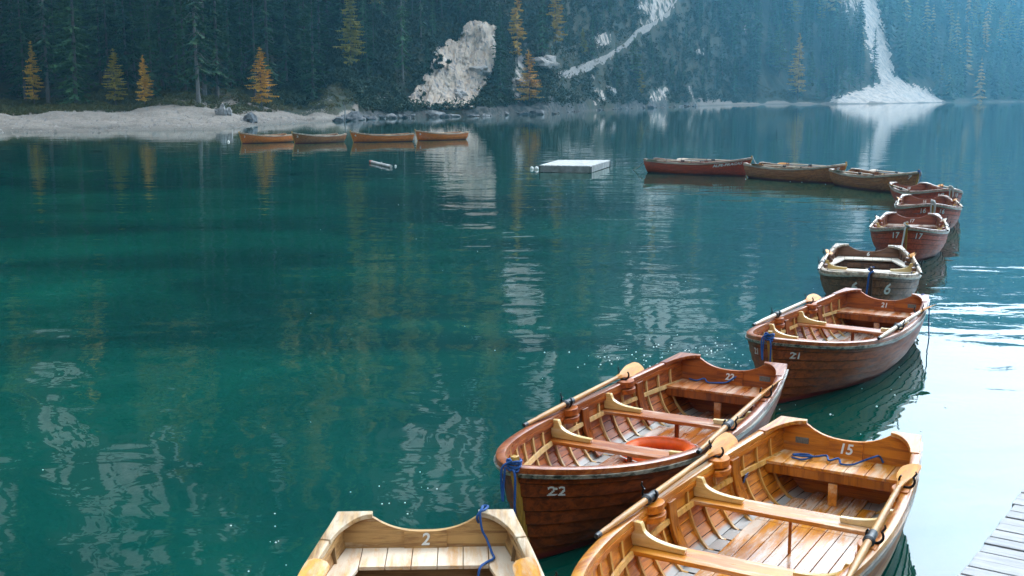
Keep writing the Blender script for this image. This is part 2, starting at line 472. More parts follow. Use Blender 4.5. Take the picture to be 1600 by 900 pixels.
def inpoly(u, v, poly):
    r = np.zeros(u.shape, bool)
    n = len(poly)
    for i in range(n):
        x1, y1 = poly[i]; x2, y2 = poly[(i + 1) % n]
        c = ((y1 > v) != (y2 > v)) & (u < (x2 - x1) * (v - y1) / (y2 - y1 + 1e-9) + x1)
        r ^= c
    return r

POLY_CLIFF = [(636, 168), (655, 138), (672, 108), (678, 80), (700, 66), (716, 68), (733, 40), (752, 36), (776, 40), (776, 80), (768, 118), (752, 145), (738, 168)]
POLY_FAN = [(1290, 163), (1304, 155), (1322, 148), (1352, 138), (1377, 131), (1366, 105), (1356, 70), (1350, 30), (1343, -60), (1370, -60), (1374, 25), (1386, 65), (1394, 90),
            (1399, 118), (1425, 133), (1455, 143), (1478, 160), (1478, 168)]
POLY_ROCKS = [[(1302, -20), (1318, -30), (1342, -20), (1346, 12), (1338, 30), (1330, 12), (1322, 30), (1312, 10)],
              [(1010, 0), (1022, -30), (1058, -30), (1056, 8), (1040, 30), (1022, 40), (1000, 48), (1008, 24), (998, 20), (996, -10)],
              [(928, 60), (944, 50), (962, 52), (962, 66), (940, 76), (928, 72)],
              [(806, 70), (822, 64), (826, 100), (812, 166), (800, 170), (800, 120)],
              [(1016, 140), (1030, 132), (1044, 138), (1042, 162), (1018, 162)],
              [(1072, 136), (1082, 134), (1084, 158), (1074, 160)],
              [(930, 138), (942, 132), (946, 160), (930, 162)], [(1160, 40), (1172, 36), (1164, 60)], [(1090, 80), (1106, 72), (1102, 88), (1088, 92)],
              [(572, 153), (600, 150), (612, 158), (590, 163)]]
CRAGS = [(20, 13.4, 65, 2.0), (60, 16.0, 60, 1.2), (120, 17.8, 85, 2.3), (60, 20.6, 60, 1.0), (213, 15.4, 24, 1.7), (236, 18.3, 24, 1.5), (288, 20.4, 34, 1.5), (345, 21.8, 30, 1.0), (705, 13.4, 40, 1.3), (690, 16.4, 62, 1.4),
         (1050, 10.2, 46, 1.9), (1108, 10.6, 34, 1.3), (822, 9.0, 26, 2.1), (795, 7.8, 12, 1.2), (850, 13.2, 20, 1.8), (1150, 13.0, 20, 1.0), (400, 17.4, 16, 2.2), (-150, 17.0, 90, 3.0), (960, 11.6, 34, .8), (1190, 9.4, 16, 1.6), (1000, 8.2, 16, .8), (620, 19.5, 40, 1.4)]
OLIVE = [(575, 7.9, 34, 2.4), (655, 10.6, 50, 2.6), (620, 14.2, 44, 1.8), (190, 11.2, 26, 2.0), (930, 8.6, 26, 1.6), (760, 10.8, 24, 2.2), (470, 12.6, 30, 1.6), (240, 9.0, 16, 1.2), (440, 8.6, 20, 1.4)]
def in_ell(u, el, L):
    m = np.zeros(np.shape(u), bool)
    for (cu, ce, du, de) in L: m |= ((u - cu) / du) ** 2 + ((el - ce) / de) ** 2 < 1
    return m

def rockmask(x, y, z):
    u, v = proj_np(x, y, z)
    jit = (fbm(x / 2.5, y / 2.5, 3, 21) - .5)
    jit2 = (fbm(x / 3.1 + 40, y / 3.1, 3, 22) - .5)
    far = np.clip(y / 300, .5, 1)
    uu = u + jit * 22 * far; vv = v + jit2 * 16 * far
    m = inpoly(uu, vv, POLY_FAN) | inpoly(uu, vv, POLY_CLIFF)
    m = m.astype(float)
    for p in POLY_ROCKS: m = np.maximum(m, .52 * inpoly(uu, vv, p))
    el = np.degrees(np.arctan2(z - CAM_H, np.hypot(x, y)))
    colm = sstep(.40, .50, fbm(u / 13, el / 2.6, 3, 23))
    for (cu, ce, du, de) in CRAGS:
        q = ((u + jit * 45 - cu) / du) ** 2 + ((el + jit2 * 1.6 - ce) / de) ** 2
        m = np.maximum(m, np.clip((1.15 - q) * 3, 0, 1) * colm)
    return m

def dshore(x, y):
    k = x / y
    return y - shore(k)

kk = np.concatenate([np.linspace(u2k(-3000), u2k(-60), 70)[:-1], np.linspace(u2k(-60), u2k(1660), 860), np.linspace(u2k(1660), u2k(4000), 70)[1:]])
dd = np.concatenate([np.linspace(-14, 0, 8)[:-1], np.linspace(0, 30, 60)[:-1], np.linspace(30, 120, 80)[:-1], np.linspace(120, 700, 110)])
Kg, Dg = np.meshgrid(kk, dd)
Yg = shore(Kg) + Dg
Xg = Kg * Yg
Zg = terr(Xg, Yg)
rk = rockmask(Xg, Yg, Zg)
# rock faces stand out of the slope a little and are broken into ledges
ufan, vfan = proj_np(Xg, Yg, Zg)
Zt = Zg + rk * np.where((ufan > 1280) & (ufan < 1490), .15, 1) * np.clip(Dg / 12, 0, 1) * (1.8 * (fbm(Xg / 6, Yg / 6, 3, 31) - .35))
ug, vg = proj_np(Xg, Yg, Zg)
beach = np.where(ug < 560, sstep(38, 34, Dg + 7 * (fbm(Xg / 6, Yg / 6, 3, 41) - .5) + np.clip((ug - 345) / 6.0, 0, 30)),
         sstep(1040, 1130, ug) * sstep(7, 3.5, Dg + 4 * (fbm(Xg / 9, Yg / 9, 3, 44) - .5)))
bank = np.where((ug >= 520) & (ug <= 1085), sstep(4.5, 2.5, Dg + 3 * (fbm(Xg / 4, Yg / 4, 3, 43) - .5)) * sstep(.40, .56, fbm(Xg / 11, Yg / 40, 3, 45)), 0) * (1 - beach)
nr, nc = Zt.shape
ii = np.arange(nr * nc).reshape(nr, nc)
Fq = np.stack([ii[:-1, :-1], ii[:-1, 1:], ii[1:, 1:], ii[1:, :-1]], -1).reshape(-1, 4)

N = NT('mountain_ground')
pw = N.pos()
nf = N.noise(pw, 0.35, 6, 0.65)
nm = N.noise(pw, 2.2, 5, 0.6)
floor_c = N.mix(N.rng(nf, 0.4, 0.62), (0.014, 0.026, 0.016), (0.045, 0.040, 0.020))
floor_c = N.mix(N.rng(nm, 0.52, 0.7), floor_c, (0.035, 0.055, 0.02))
pst = N.pos(scale=(0.5, 0.5, 0.2))
st = N.noise(pst, 1.0, 6, 0.7, 0.4)
st2 = N.noise(N.pos(scale=(1, 1, 1)), 0.9, 6, 0.7)
rock_c = N.mix(N.rng(st, 0.4, 0.66), (0.52, 0.47, 0.42), (0.24, 0.235, 0.24))
rock_c = N.mix(N.math('MULTIPLY', N.rng(st2, 0.56, 0.68), 0.7), rock_c, (0.12, 0.12, 0.11))
sand_c = N.mix(N.rng(nm, 0.35, 0.7), (0.225, 0.198, 0.168), (0.15, 0.137, 0.122))
sand_c = N.mix(N.rng(N.noise(pw, 7, 3, 0.6), 0.6, 0.7), sand_c, (0.36, 0.34, 0.32))
bank_c = N.mix(N.rng(st2, 0.42, 0.6), (0.02, 0.028, 0.026), (0.095, 0.095, 0.09))
a_r = N.rng(N.math('ADD', N.attr('rock'), N.math('MULTIPLY', N.math('SUBTRACT', nf, 0.5), 1.5)), 0.44, 0.6)
col = N.mix(a_r, floor_c, rock_c)
col = N.mix(N.rng(N.math('ADD', N.attr('bank'), N.math('MULTIPLY', N.math('SUBTRACT', nm, 0.5), 0.8)), 0.4, 0.6), col, bank_c)
col = N.mix(N.rng(N.math('ADD', N.attr('beach'), N.math('MULTIPLY', N.math('SUBTRACT', nm, 0.5), 0.8)), 0.4, 0.6), col, sand_c)
sz_ = N.n('ShaderNodeSeparateXYZ'); N.l(N.pos(), sz_.inputs[0])
wetf = N.rng(N.math('ADD', sz_.outputs['Z'], N.math('MULTIPLY', nm, 0.2)), 0.22, 0.55, 0.55, 0.0)
col = N.mix(wetf, col, (0.06, 0.058, 0.05))
N.principled(col, 0.9, N.bump(st2, 0.5, 0.7), **{'Specular IOR Level': 0.2})
M['ground'] = N.mat
me = np_mesh('terrain', np.stack([Xg, Yg, Zt], -1).reshape(-1, 3), Fq, M['ground'],
             {'rock': rk.ravel(), 'beach': beach.ravel(), 'bank': bank.ravel()}, smooth=True)
tag(link('terrain', me), kind='structure')

# unseen mountains closing the bowl behind the camera, added to cut the sky light
az = np.radians(np.linspace(68, 292, 140)); rr_ = np.array([0, 6, 30, 80, 160, 260, 380, 480.]); hh_ = np.array([-.6, .8, 6, 34, 92, 160, 225, 215.])
A_, I_ = np.meshgrid(az, np.arange(len(rr_)))
r0 = 70 + 30 * np.cos(A_ * 2)
Rr = r0 + rr_[I_]
bx, by = Rr * np.sin(A_), Rr * np.cos(A_)
bz = hh_[I_] * (.75 + .6 * (fbm(bx / 90, by / 90, 4, 81) - .2)) + np.clip(rr_[I_] / 10, 0, 5) * (fbm(bx / 12, by / 12, 3, 82) - .5)
n1, n2 = bz.shape; i3 = np.arange(n1 * n2).reshape(n1, n2)
F3 = np.stack([i3[:-1, :-1], i3[1:, :-1], i3[1:, 1:], i3[:-1, 1:]], -1).reshape(-1, 4)
zz_ = np.zeros(n1 * n2)
me = np_mesh('unseen_hills', np.stack([bx, by, bz], -1).reshape(-1, 3), F3, M['ground'], {'rock': zz_, 'beach': zz_, 'bank': zz_}, smooth=True)
tag(link('unseen_hills', me), kind='structure')

# lake: one sheet out to the horizon
N = NT('lake_water')
pw = N.pos()
calm = N.noise(N.pos(scale=(0.05, 0.035, 0.05)), 1.0, 3, 0.5)
# wavelets: long swell of a few metres, ripples under a metre, fine capillaries
b1 = N.noise(N.pos(scale=(0.34, 0.55, 1)), 1.0, 2, 0.45, 0.5)
b2 = N.noise(N.pos(scale=(1.25, 1.45, 1), rot=(0, 0, 0.15)), 1.0, 3, 0.5, 0.6)
b3 = N.noise(N.pos(scale=(5.5, 11, 1), rot=(0, 0, -0.2)), 1.0, 2, 0.5)
hsum = N.math('ADD', N.math('MULTIPLY', b1, 0.040), N.math('MULTIPLY', b2, N.rng(calm, 0.35, 0.7, 0.0050, 0.0135)))
hsum = N.math('ADD', hsum, N.math('MULTIPLY', b3, N.rng(calm, 0.4, 0.7, 0.00012, 0.0007)))
sp_ = N.n('ShaderNodeSeparateXYZ'); N.l(N.pos(), sp_.inputs[0])
hsum = N.math('MULTIPLY', hsum, N.rng(sp_.outputs['Y'], 18, 80, 1.0, 0.22))
nrm = N.bump(hsum, 1.0, 1.0)
bed = N.noise(N.pos(scale=(0.09, 0.16, 1)), 1.0, 5, 0.6, 0.8)
body = N.mix(N.rng(bed, 0.4, 0.72), (0.0005, 0.027, 0.021), (0.0010, 0.070, 0.046))
N.principled(body, 0.02, nrm, IOR=1.5, **{'Specular IOR Level': 0.5})
M['water'] = N.mat
mb = MB()
mb.add([(-2500, -1500, 0), (2500, -1500, 0), (2500, 2500, 0), (-2500, 2500, 0)], [(0, 1, 2, 3)])
tag(mb.build('water', M['water'], recalc=False, smooth=0), kind='structure')

# the air between here and the far slopes
N = NT('haze_air')
vp = N.n('ShaderNodeVolumePrincipled')
vp.inputs['Color'].default_value = (0.20, 0.66, 1.0, 1)
vp.inputs['Density'].default_value = 0.00052
vp.inputs['Anisotropy'].default_value = 0.65
N.l(vp.outputs['Volume'], N.out.inputs['Volume'])
hz = MB().box((0, 480, 219), (2900, 1720, 444)).build('haze', N.mat, smooth=0)
tag(hz, kind='stuff')

# ------------------------------------------------------------------ trees
def foliage(name, c1, c2, attr=False):
    N = NT(name)
    oi = N.n('ShaderNodeObjectInfo')
    n = N.noise(N.pos(), 0.9, 3, 0.6)
    fac = N.rng(n, 0.38, 0.62)
    if attr:
        t = N.attr('tint')
        col = N.mix(N.rng(t, 0, 0.9), c1, c2)
        col = N.mix(N.math('MULTIPLY', fac, 0.4), col, tuple(x * 0.6 for x in c1))
        col = N.mix(N.rng(t, 0.905, 0.91), col, N.mix(N.rng(t, 0.91, 1.0), (0.22, 0.215, 0.05), (0.40, 0.23, 0.03)))
    else:
        col = N.mix(N.math('ADD', N.math('MULTIPLY', fac, 0.45), N.math('MULTIPLY', oi.outputs['Random'], 0.6)), c1, c2)
    p = N.principled(col, 0.75, **{'Specular IOR Level': 0.15})
    return N.mat
M['spruce'] = foliage('spruce_needles', (0.006, 0.030, 0.018), (0.064, 0.150, 0.054))
M['larch_gold'] = foliage('larch_gold_needles', (0.80, 0.42, 0.035), (0.46, 0.34, 0.055))
M['larch_lime'] = foliage('larch_yellow_green_needles', (0.46, 0.34, 0.045), (0.22, 0.24, 0.05))
M['larch_green'] = foliage('larch_pale_green_needles', (0.12, 0.18, 0.05), (0.08, 0.14, 0.045))
M['shrub'] = foliage('undergrowth_leaves', (0.12, 0.10, 0.028), (0.045, 0.065, 0.022))
M['pine'] = foliage('shore_bush', (0.010, 0.032, 0.020), (0.045, 0.066, 0.026))
M['forest'] = foliage('forest_needles', (0.003, 0.017, 0.011), (0.060, 0.135, 0.052), True)
M['bark'] = plain('grey_bark', (0.13, 0.12, 0.115), 0.9, 0.5, 6)
M['dead'] = plain('bleached_bark', (0.17, 0.165, 0.16), 0.9, 0.4, 6)

def crown_mesh(name, mat, H, z0, Lmax, whorls, nb, droop, seed, dens=1.0, power=0.8, tw=0.55):
    r = random.Random(seed)
    V = []; Fc = []
    def tri(a, b, c):
        V.extend((a, b, c)); Fc.append((len(V) - 3, len(V) - 2, len(V) - 1))
    for w in range(whorls):
        f = (w + r.uniform(-.35, .35)) / whorls
        z = z0 + (H - z0) * max(0, f) ** 0.92
        Lw = Lmax * max(0.05, (1 - max(0, f))) ** power
        for b in range(nb):
            if r.random() > dens: continue
            az = r.uniform(0, 2 * math.pi)
            L = Lw * r.uniform(0.45 if droop < .4 else 0.6, 1.25 if droop < .4 else 1.15)
            if f < .12: L *= r.uniform(.5, 1)
            ca, sa = math.cos(az), math.sin(az)
            dr = droop * r.uniform(.6, 1.4) * (1.15 - f)
            npt = max(3, int(L / (.42 if droop > .4 else .26)))
            zj = r.uniform(-.5, .5) * (H - z0) / whorls * (2.4 if droop < .4 else .8)
            pts = []
            for i in range(npt + 1):
                q = i / npt
                rr = L * q
                pts.append(Vector((ca * rr, sa * rr, z + zj - dr * L * (q ** 1.0) * (1 - .35 * q) + .05 * L * q)))
            side = Vector((-sa, ca, 0))
            for i in range(npt):
                p, p2 = pts[i], pts[i + 1]
                q = (i + .5) / npt
                wd = tw * (0.35 + .9 * q) * (1.15 - q) * (.6 + .5 * Lw / Lmax) * r.uniform(.7, 1.3)
                j = Vector((r.uniform(-.1, .1), r.uniform(-.1, .1), r.uniform(-.12, .05)))
                out = Vector((ca, sa, 0)) * wd * .7
                tri(p, p2, p + side * wd + out + j - Vector((0, 0, wd * .35)))
                tri(p, p2, p - side * wd + out - j - Vector((0, 0, wd * .35)))
                tri(p + side * .12, p2 - side * .08, p.lerp(p2, r.random()) - Vector((j.x, j.y, wd * r.uniform(.7, 1.5))))
            e = pts[-1]
            tri(pts[-2] + side * .14, pts[-2] - side * .14, e + Vector((ca, sa, -.2)) * .35)
    # leader
    for k in range(4):
        a = k * 1.57 + r.random()
        tri((math.cos(a) * .12, math.sin(a) * .12, H * .96), (-math.cos(a) * .1, -math.sin(a) * .1, H * .965), (0, 0, H * 1.02))
    return np_mesh(name, np.array([tuple(p) for p in V]), np.array(Fc), mat)

def trunk_mesh(name, mat, H, rad, seed, twigs=0, ztw=(1, 8)):
    r = random.Random(seed)
    mb = MB()
    n = 9
    bend = r.uniform(-.25, .25), r.uniform(-.2, .2)
    path = [(bend[0] * math.sin(2.2 * i / n), bend[1] * math.sin(2.6 * i / n), -0.6 + (H + .4) * i / n) for i in range(n + 1)]
    mb.tube(path, [rad * (1.25 if i == 0 else 1) * (1 - .93 * i / n) + .012 for i in range(n + 1)], 7)
    for _ in range(twigs):
        z = r.uniform(*ztw); a = r.uniform(0, 6.28); L = r.uniform(.6, 1.9)
        p = Vector((bend[0] * .6, bend[1] * .6, z)); d = Vector((math.cos(a), math.sin(a), -.35))
        mb.tube([p, p + d * L * .5, p + d * L - Vector((0, 0, .25 * L))], [.035, .022, .006], 4, cap=False)
    return mb.mesh(name, mat, 60)

SPR = []
for i, (H, z0, Lm, wh, nb, dr, de, tw_) in enumerate([(24, .8, 3.1, 34, 10, .55, .95, 22), (21, 1.8, 2.7, 30, 9, .6, .92, 26), (26, 4.5, 3.0, 30, 9, .6, .85, 40),
                                                       (18, .5, 2.7, 30, 10, .5, .95, 12), (23, 2.5, 2.5, 34, 9, .75, .9, 34)]):
    SPR.append((crown_mesh('crown', M['spruce'], H, z0, Lm, wh, nb, dr, 100 + i, de), trunk_mesh('trunk', M['bark'], H, .24, 200 + i, tw_, (1.0, max(3, z0 + 4))), H))
OLD = (crown_mesh('crown', M['spruce'], 27, 3.5, 2.3, 36, 8, .8, 131, .7), trunk_mesh('trunk', M['dead'], 27, .21, 231, 60, (2, 16)), 27)
LAR = {}
for nm_, mt in (('gold', 'larch_gold'), ('lime', 'larch_lime'), ('green', 'larch_green')):
    LAR[nm_] = [(crown_mesh('crown', M[mt], 12, 1.7, 2.5, 24, 11, .22, 300 + 31 * i, .62, .7, .68), trunk_mesh('trunk', M['bark'], 12, .12, 320 + i, 12, (1, 5)), 12) for i in range(2)]

def place_tree(kind, name, x, y, z, h, rz, label, cat, group=None, fat=1.0):
    cm, tm, H = kind
    t = empty(name, (x, y, z), rz)
    s = h / H
    t.scale = (s * fat, s * fat, s)
    tag(t, label, cat, group)
    link('trunk', tm, t); link('crown', cm, t)
    return t

# hand-placed trees: (kind, pixel of the foot, pixel of the top, label, fatness)
def px_tree(kind, name, u, v, vtop, label, cat, fat=1.0, group=None, back=0):
    p = hit(u, v)
    if back: p = np.array([p[0] * (p[1] + back) / p[1], p[1] + back, 0]); p[2] = float(terr(p[0:1], p[1:2])[0])
    h = (v - vtop) / F_PX * p[1]
    return place_tree(kind, name, p[0], p[1], p[2], h, random.uniform(0, 6.28), label, cat, group, fat)
taken = []
def keep(u, v, rad):
    p = hit(u, v); taken.append((p[0], p[1], rad))
L_ = LAR
HAND = [
 (L_['gold'][0], 'larch_tree', 54, 166, 68, 'slim orange and yellow larch at the left end of the beach', 'larch', .9),
 (L_['lime'][0], 'larch_tree', 181, 166, 80, 'small yellow green larch behind the middle of the gravel beach', 'larch', 1.25),
 (L_['gold'][1], 'larch_tree', 226, 167, 89, 'small sparse orange larch beside the yellow green one behind the beach', 'larch', 1.1),
 (L_['gold'][0], 'larch_tree', 409, 170, 78, 'bushy orange and gold larch behind the right end of the gravel beach', 'larch', 1.35),
 (L_['lime'][1], 'larch_tree', 548, 118, -22, 'tall golden larch rising out of the frame above the rocky bank', 'larch', .9),
 (L_['gold'][1], 'larch_tree', 826, 166, 82, 'golden larch at the water right of the pale cliff', 'larch', 1.35),
 (L_['gold'][0], 'larch_tree', 868, 78, -22, 'narrow golden larch high on the slope above the larch by the cliff', 'larch', .9),
 (L_['lime'][1], 'larch_tree', 910, 92, 46, 'small yellow larch just above the lower end of the trail', 'larch', 1.0),
 (L_['green'][0], 'larch_tree', 990, 130, 62, 'pale green larch just below the stone trail', 'larch', 1.3),
 (L_['lime'][0], 'larch_tree', 1000, 150, 110, 'small yellowish larch low on the slope under the trail', 'larch', 1.3),
 (L_['green'][1], 'larch_tree', 1217, 120, 36, 'pale green pointed larch left of the golden one on the far shore', 'larch', 1.2),
 (L_['gold'][1], 'larch_tree', 1246, 156, 56, 'tall slim golden larch standing left of the scree fan', 'larch', .9),
 (L_['green'][0], 'larch_tree', 1267, 140, 84, 'slim pale green larch between the golden larch and the scree fan', 'larch', .9),
 (L_['green'][1], 'larch_tree', 1293, 138, 88, 'short bright green larch at the left edge of the scree fan', 'larch', 1.1),
 (L_['lime'][0], 'larch_tree', 1470, 128, 100, 'small yellow larch right of the scree gully', 'larch', 1.4),
 (L_['lime'][1], 'larch_tree', 1573, 72, 8, 'hazy broad yellow larch high on the far right slope', 'larch', 1.6),
 (L_['lime'][0], 'larch_tree', 1525, 48, -6, 'hazy yellowish larch at the top of the frame on the right slope', 'larch', 1.2),
 (L_['lime'][1], 'larch_tree', 1238, 40, -20, 'hazy yellow larch at the top of the frame above the tall golden one', 'larch', 1.4),
 (L_['lime'][0], 'larch_tree', 1283, 34, -16, 'hazy yellow larch at the top left of the scree gully', 'larch', 1.0),
 (L_['gold'][0], 'larch_tree', 808, 100, -30, 'gold tinged larch beside the right edge of the pale cliff', 'larch', .6),
 (SPR[3], 'spruce_tree', 668, 122, 62, 'dark spruce leaning over the left edge of the pale cliff', 'spruce', 1.1),
 (SPR[0], 'spruce_tree', 700, 124, 96, 'small dark tree clinging to the middle of the pale cliff', 'spruce', 1.8),
 (SPR[3], 'spruce_tree', 782, 164, 40, 'dark bushy spruce at the right edge of the pale cliff', 'spruce', 1.0),
 (OLD, 'spruce_tree', 311, 165, -190, 'old spruce with a long bare pale trunk near the twin topped boulder', 'spruce', 1.1),
 (OLD, 'spruce_tree', 76, 166, -170, 'old spruce with grey trunk and hanging dead branches behind the slim orange larch', 'spruce', 1.1),
 (OLD, 'spruce_tree', 658, 78, -140, 'bare pale trunk standing on the slope left of the cliff top', 'spruce', .7),
 (OLD, 'spruce_tree', 630, 132, -120, 'thin pale trunked spruce on the slope left of the cliff', 'spruce', .8),
]
for kd, nm_, u, v, vt, lb, ct, ft in HAND:
    px_tree(kd, nm_, u, v, vt, lb, ct, ft)
    keep(u, v, 2.6)

# the forest: sample the slopes, the nearest ones in the frame stand as single trees, the rest is one mass
def sample_forest():
    out = []
    for (ua, ub, d0, d1, sp) in [(-120, 620, 9, 84, 3.9), (-120, 620, 84, 330, 5.2), (620, 900, 6, 330, 4.3), (900, 1130, 5, 300, 4.4), (1130, 1720, 10, 330, 6.0),
                                 (-1500, -120, 37, 330, 8.0), (1720, 2600, 14, 330, 9.0)]:
        ka, kb = u2k(ua), u2k(ub)
        ymax = max(shore(np.linspace(ka, kb, 20))) + d1
        xa, xb = min(ka * ymax, ka * 40), max(kb * ymax, kb * 40)
        xs = np.arange(xa, xb, sp); ys = np.arange(min(shore(np.linspace(ka, kb, 20))), ymax, sp)
        X, Y = np.meshgrid(xs, ys); X = X.ravel() + rng.uniform(-.48, .48, X.size) * sp; Y = Y.ravel() + rng.uniform(-.48, .48, Y.size) * sp
        k = X / Y; d = Y - shore(k)
        ok = (k >= ka) & (k < kb) & (d > np.where(k < u2k(620), np.maximum(d0, np.interp(k, u2k([345, 400, 480, 580]), [37, 27, 22, 9])) + 2 * fbm(X / 7, Y / 7, 2, 50), d0)) & (d < d1)
        out.append(np.stack([X[ok], Y[ok]], 1))
    return np.concatenate(out)
P = sample_forest()
Zp = terr(P[:, 0], P[:, 1])
rm = rockmask(P[:, 0], P[:, 1], Zp)
up_, vp_ = proj_np(P[:, 0], P[:, 1], Zp)
ok = (rm < 0.25) & (Zp > 1.0) & ~((up_ > -60) & (up_ < 26) & (P[:, 1] < 150))
TRAIL = [(872, 118), (905, 108), (945, 91), (975, 72), (994, 52), (1020, 38), (1044, 22), (1056, 2), (1060, -14)]
for (ua, va), (ub, vb) in zip(TRAIL[:-1], TRAIL[1:]):
    dx, dy = ub - ua, vb - va
    t = np.clip(((up_ - ua) * dx + (vp_ - va) * dy) / (dx * dx + dy * dy), 0, 1)
    dist = np.hypot(up_ - ua - t * dx, vp_ - va - t * dy)
    below = (vp_ - (va + t * dy)) > 0
    ok &= ~((dist < 9) | (below & (dist < 26)))
# nothing tall right in front of the cliff and the other bare rocks
for poly, mh in [(POLY_CLIFF, 60), (POLY_FAN, 26)] + [(q, 22) for q in POLY_ROCKS[:5]]:
    for k_ in range(1, 5):
        ok &= ~inpoly(up_, vp_ - mh * k_ / 4, poly)
for (x, y, r_) in taken:
    ok &= np.hypot(P[:, 0] - x, P[:, 1] - y) > r_
    # a clear view of the hand-placed ones
    t_ = P[:, 1] / y
    ok &= ~((np.abs(P[:, 0] - x * t_) < r_ * .8) & (P[:, 1] < y) & (P[:, 1] > y - 9))
for fr in (6, 12, 18):      # the crags rise clear of the trees below them
    ok &= ~in_ell(up_, np.degrees(np.arctan2(Zp + fr - CAM_H, np.hypot(P[:, 0], P[:, 1]))), CRAGS)
P, Zp, up_, vp_ = P[ok], Zp[ok], up_[ok], vp_[ok]
hts = rng.uniform(14, 25, len(P)) * np.where(P[:, 1] - shore(P[:, 0] / P[:, 1]) < 30, .86, 1)
steep = (up_ > 560) & (up_ < 1120)
hts = np.where(steep, hts * .68, hts)
hts = np.where((up_ > 900) & (up_ < 1120) & (P[:, 1] - shore(P[:, 0] / P[:, 1]) < 45), hts * .8, hts)
utop, vtop = proj_np(P[:, 0], P[:, 1], Zp + hts)
score = P[:, 1] + np.where((up_ < -15) | (up_ > 1615) | (vp_ < 0), 1e4, 0) + np.where(up_ < 560, 15, 0)
order = np.argsort(score)
single = order[:262]
rest = order[262:]
FL = [('tall dark green spruce in the dense front of the wood behind the gravel beach', 'spruces behind the gravel beach', lambda u: u < 520),
      ('dark spruce on the steep wooded slope around the pale limestone cliff', 'spruces around the pale cliff', lambda u: u < 870),
      ('small dark spruce on the rocky slope crossed by the stone trail', 'spruces on the trail slope', lambda u: u < 1130),
      ('blue green hazy spruce at the foot of the far right slopes', 'spruces on the far slopes', lambda u: True)]
for i in single:
    lb, gp, _ = next(f for f in FL if f[2](up_[i]))
    kd = SPR[int(rng.integers(0, 5))]
    place_tree(kd, 'spruce_tree', P[i, 0], P[i, 1], Zp[i] - .1, hts[i], rng.uniform(0, 6.28), lb, 'spruce', gp, rng.uniform(.85, 1.2))

def low_tree(seed, whorls=13, nb=7):
    r = random.Random(seed); V = []
    for w in range(whorls):
        f = w / whorls; z = .04 + .96 * f ** .95; L = .155 * (1 - f) ** .8 + .006
        for b in range(nb):
            a = r.uniform(0, 6.28); l = L * r.uniform(.65, 1.2); ca, sa = math.cos(a), math.sin(a)
            wd = l * r.uniform(.28, .45); dz = l * r.uniform(.35, .75)
            p0 = (0, 0, z); tip = (ca * l, sa * l, z - dz)
            m1 = (ca * l * .6 - sa * wd, sa * l * .6 + ca * wd, z - dz * .85 - .012); m2 = (ca * l * .6 + sa * wd, sa * l * .6 - ca * wd, z - dz * .85 - .012)
            V += [p0, tip, m1, p0, m2, tip]
    V += [(.006, 0, .9), (-.006, 0, .9), (0, 0, 1.03)]
    return np.array(V)
TPL = [low_tree(900 + i) for i in range(5)]
allV = []; allT = []
nr_ = len(rest)
tints = rng.uniform(0, .88, nr_)
gold = rng.random(nr_) < np.where((up_[rest] > 420) & (up_[rest] < 1130), .15, .09)
tints = np.where(gold, rng.uniform(.915, 1.0, nr_), tints)
ol_ = in_ell(up_[rest], np.degrees(np.arctan2(Zp[rest] + 9 - CAM_H, np.hypot(P[rest, 0], P[rest, 1]))), OLIVE)
tints = np.where(ol_ & (rng.random(nr_) < .85), rng.uniform(.912, .955, nr_), tints)
for ti in range(5):
    sel = rest[np.arange(nr_) % 5 == ti]; tt = tints[np.arange(nr_) % 5 == ti]
    T = TPL[ti]; a = rng.uniform(0, 6.28, len(sel)); h = hts[sel]; fat = rng.uniform(.75, 1.3, len(sel)) * h
    ca, sa = np.cos(a), np.sin(a)
    x = (T[None, :, 0] * ca[:, None] - T[None, :, 1] * sa[:, None]) * fat[:, None] + P[sel, 0][:, None]
    y = (T[None, :, 0] * sa[:, None] + T[None, :, 1] * ca[:, None]) * fat[:, None] + P[sel, 1][:, None]
    z = T[None, :, 2] * h[:, None] + Zp[sel][:, None] - .2
    allV.append(np.stack([x, y, z], -1).reshape(-1, 3)); allT.append(np.repeat(tt, len(T)))
V = np.concatenate(allV); T_ = np.concatenate(allT)
me = np_mesh('forest', V, np.arange(len(V)).reshape(-1, 3), M['forest'], {'tint': T_})
tag(link('forest', me), 'dense conifer forest covering the mountain slopes behind the nearest trees', 'forest', kind='stuff')

# undergrowth: leaf clumps along the edge of the wood and on the rocky slopes
def leaf_cloud(centers, n, size, leaf, seed):
    r = np.random.default_rng(seed)
    c = np.repeat(centers, n, 0); sz = np.repeat(size, n)
    dirs = r.normal(size=(len(c), 3)); dirs /= np.linalg.norm(dirs, axis=1)[:, None]
    pos = c + dirs * (sz * r.uniform(.3, 1, len(c)) ** .5)[:, None] * np.array([1, 1, .6])
    a = r.normal(size=(len(c), 3)); b = r.normal(size=(len(c), 3))
    a *= (leaf * r.uniform(.6, 1.3, len(c)) / np.linalg.norm(a, axis=1))[:, None]; b *= (leaf * .6 / np.linalg.norm(b, axis=1))[:, None]
    V = np.stack([pos - a, pos + b, pos + a], 1).reshape(-1, 3)
    return V
r = np.random.default_rng(5)
def scatter(n, ua, ub, dlo, dhi, zmin, maskmax, s0, s1):
    u = r.uniform(ua, ub, n); k = u2k(u); y = shore(k) + dlo(u) + (dhi(u) - dlo(u)) * r.random(n); x = k * y
    z = terr(x, y); s = r.uniform(s0, s1, n)
    ok = (z > zmin) & (rockmask(x, y, z) < maskmax)
    return x[ok], y[ok], z[ok], s[ok], u[ok]
ip = lambda a, b: (lambda u: np.interp(u, a, b))
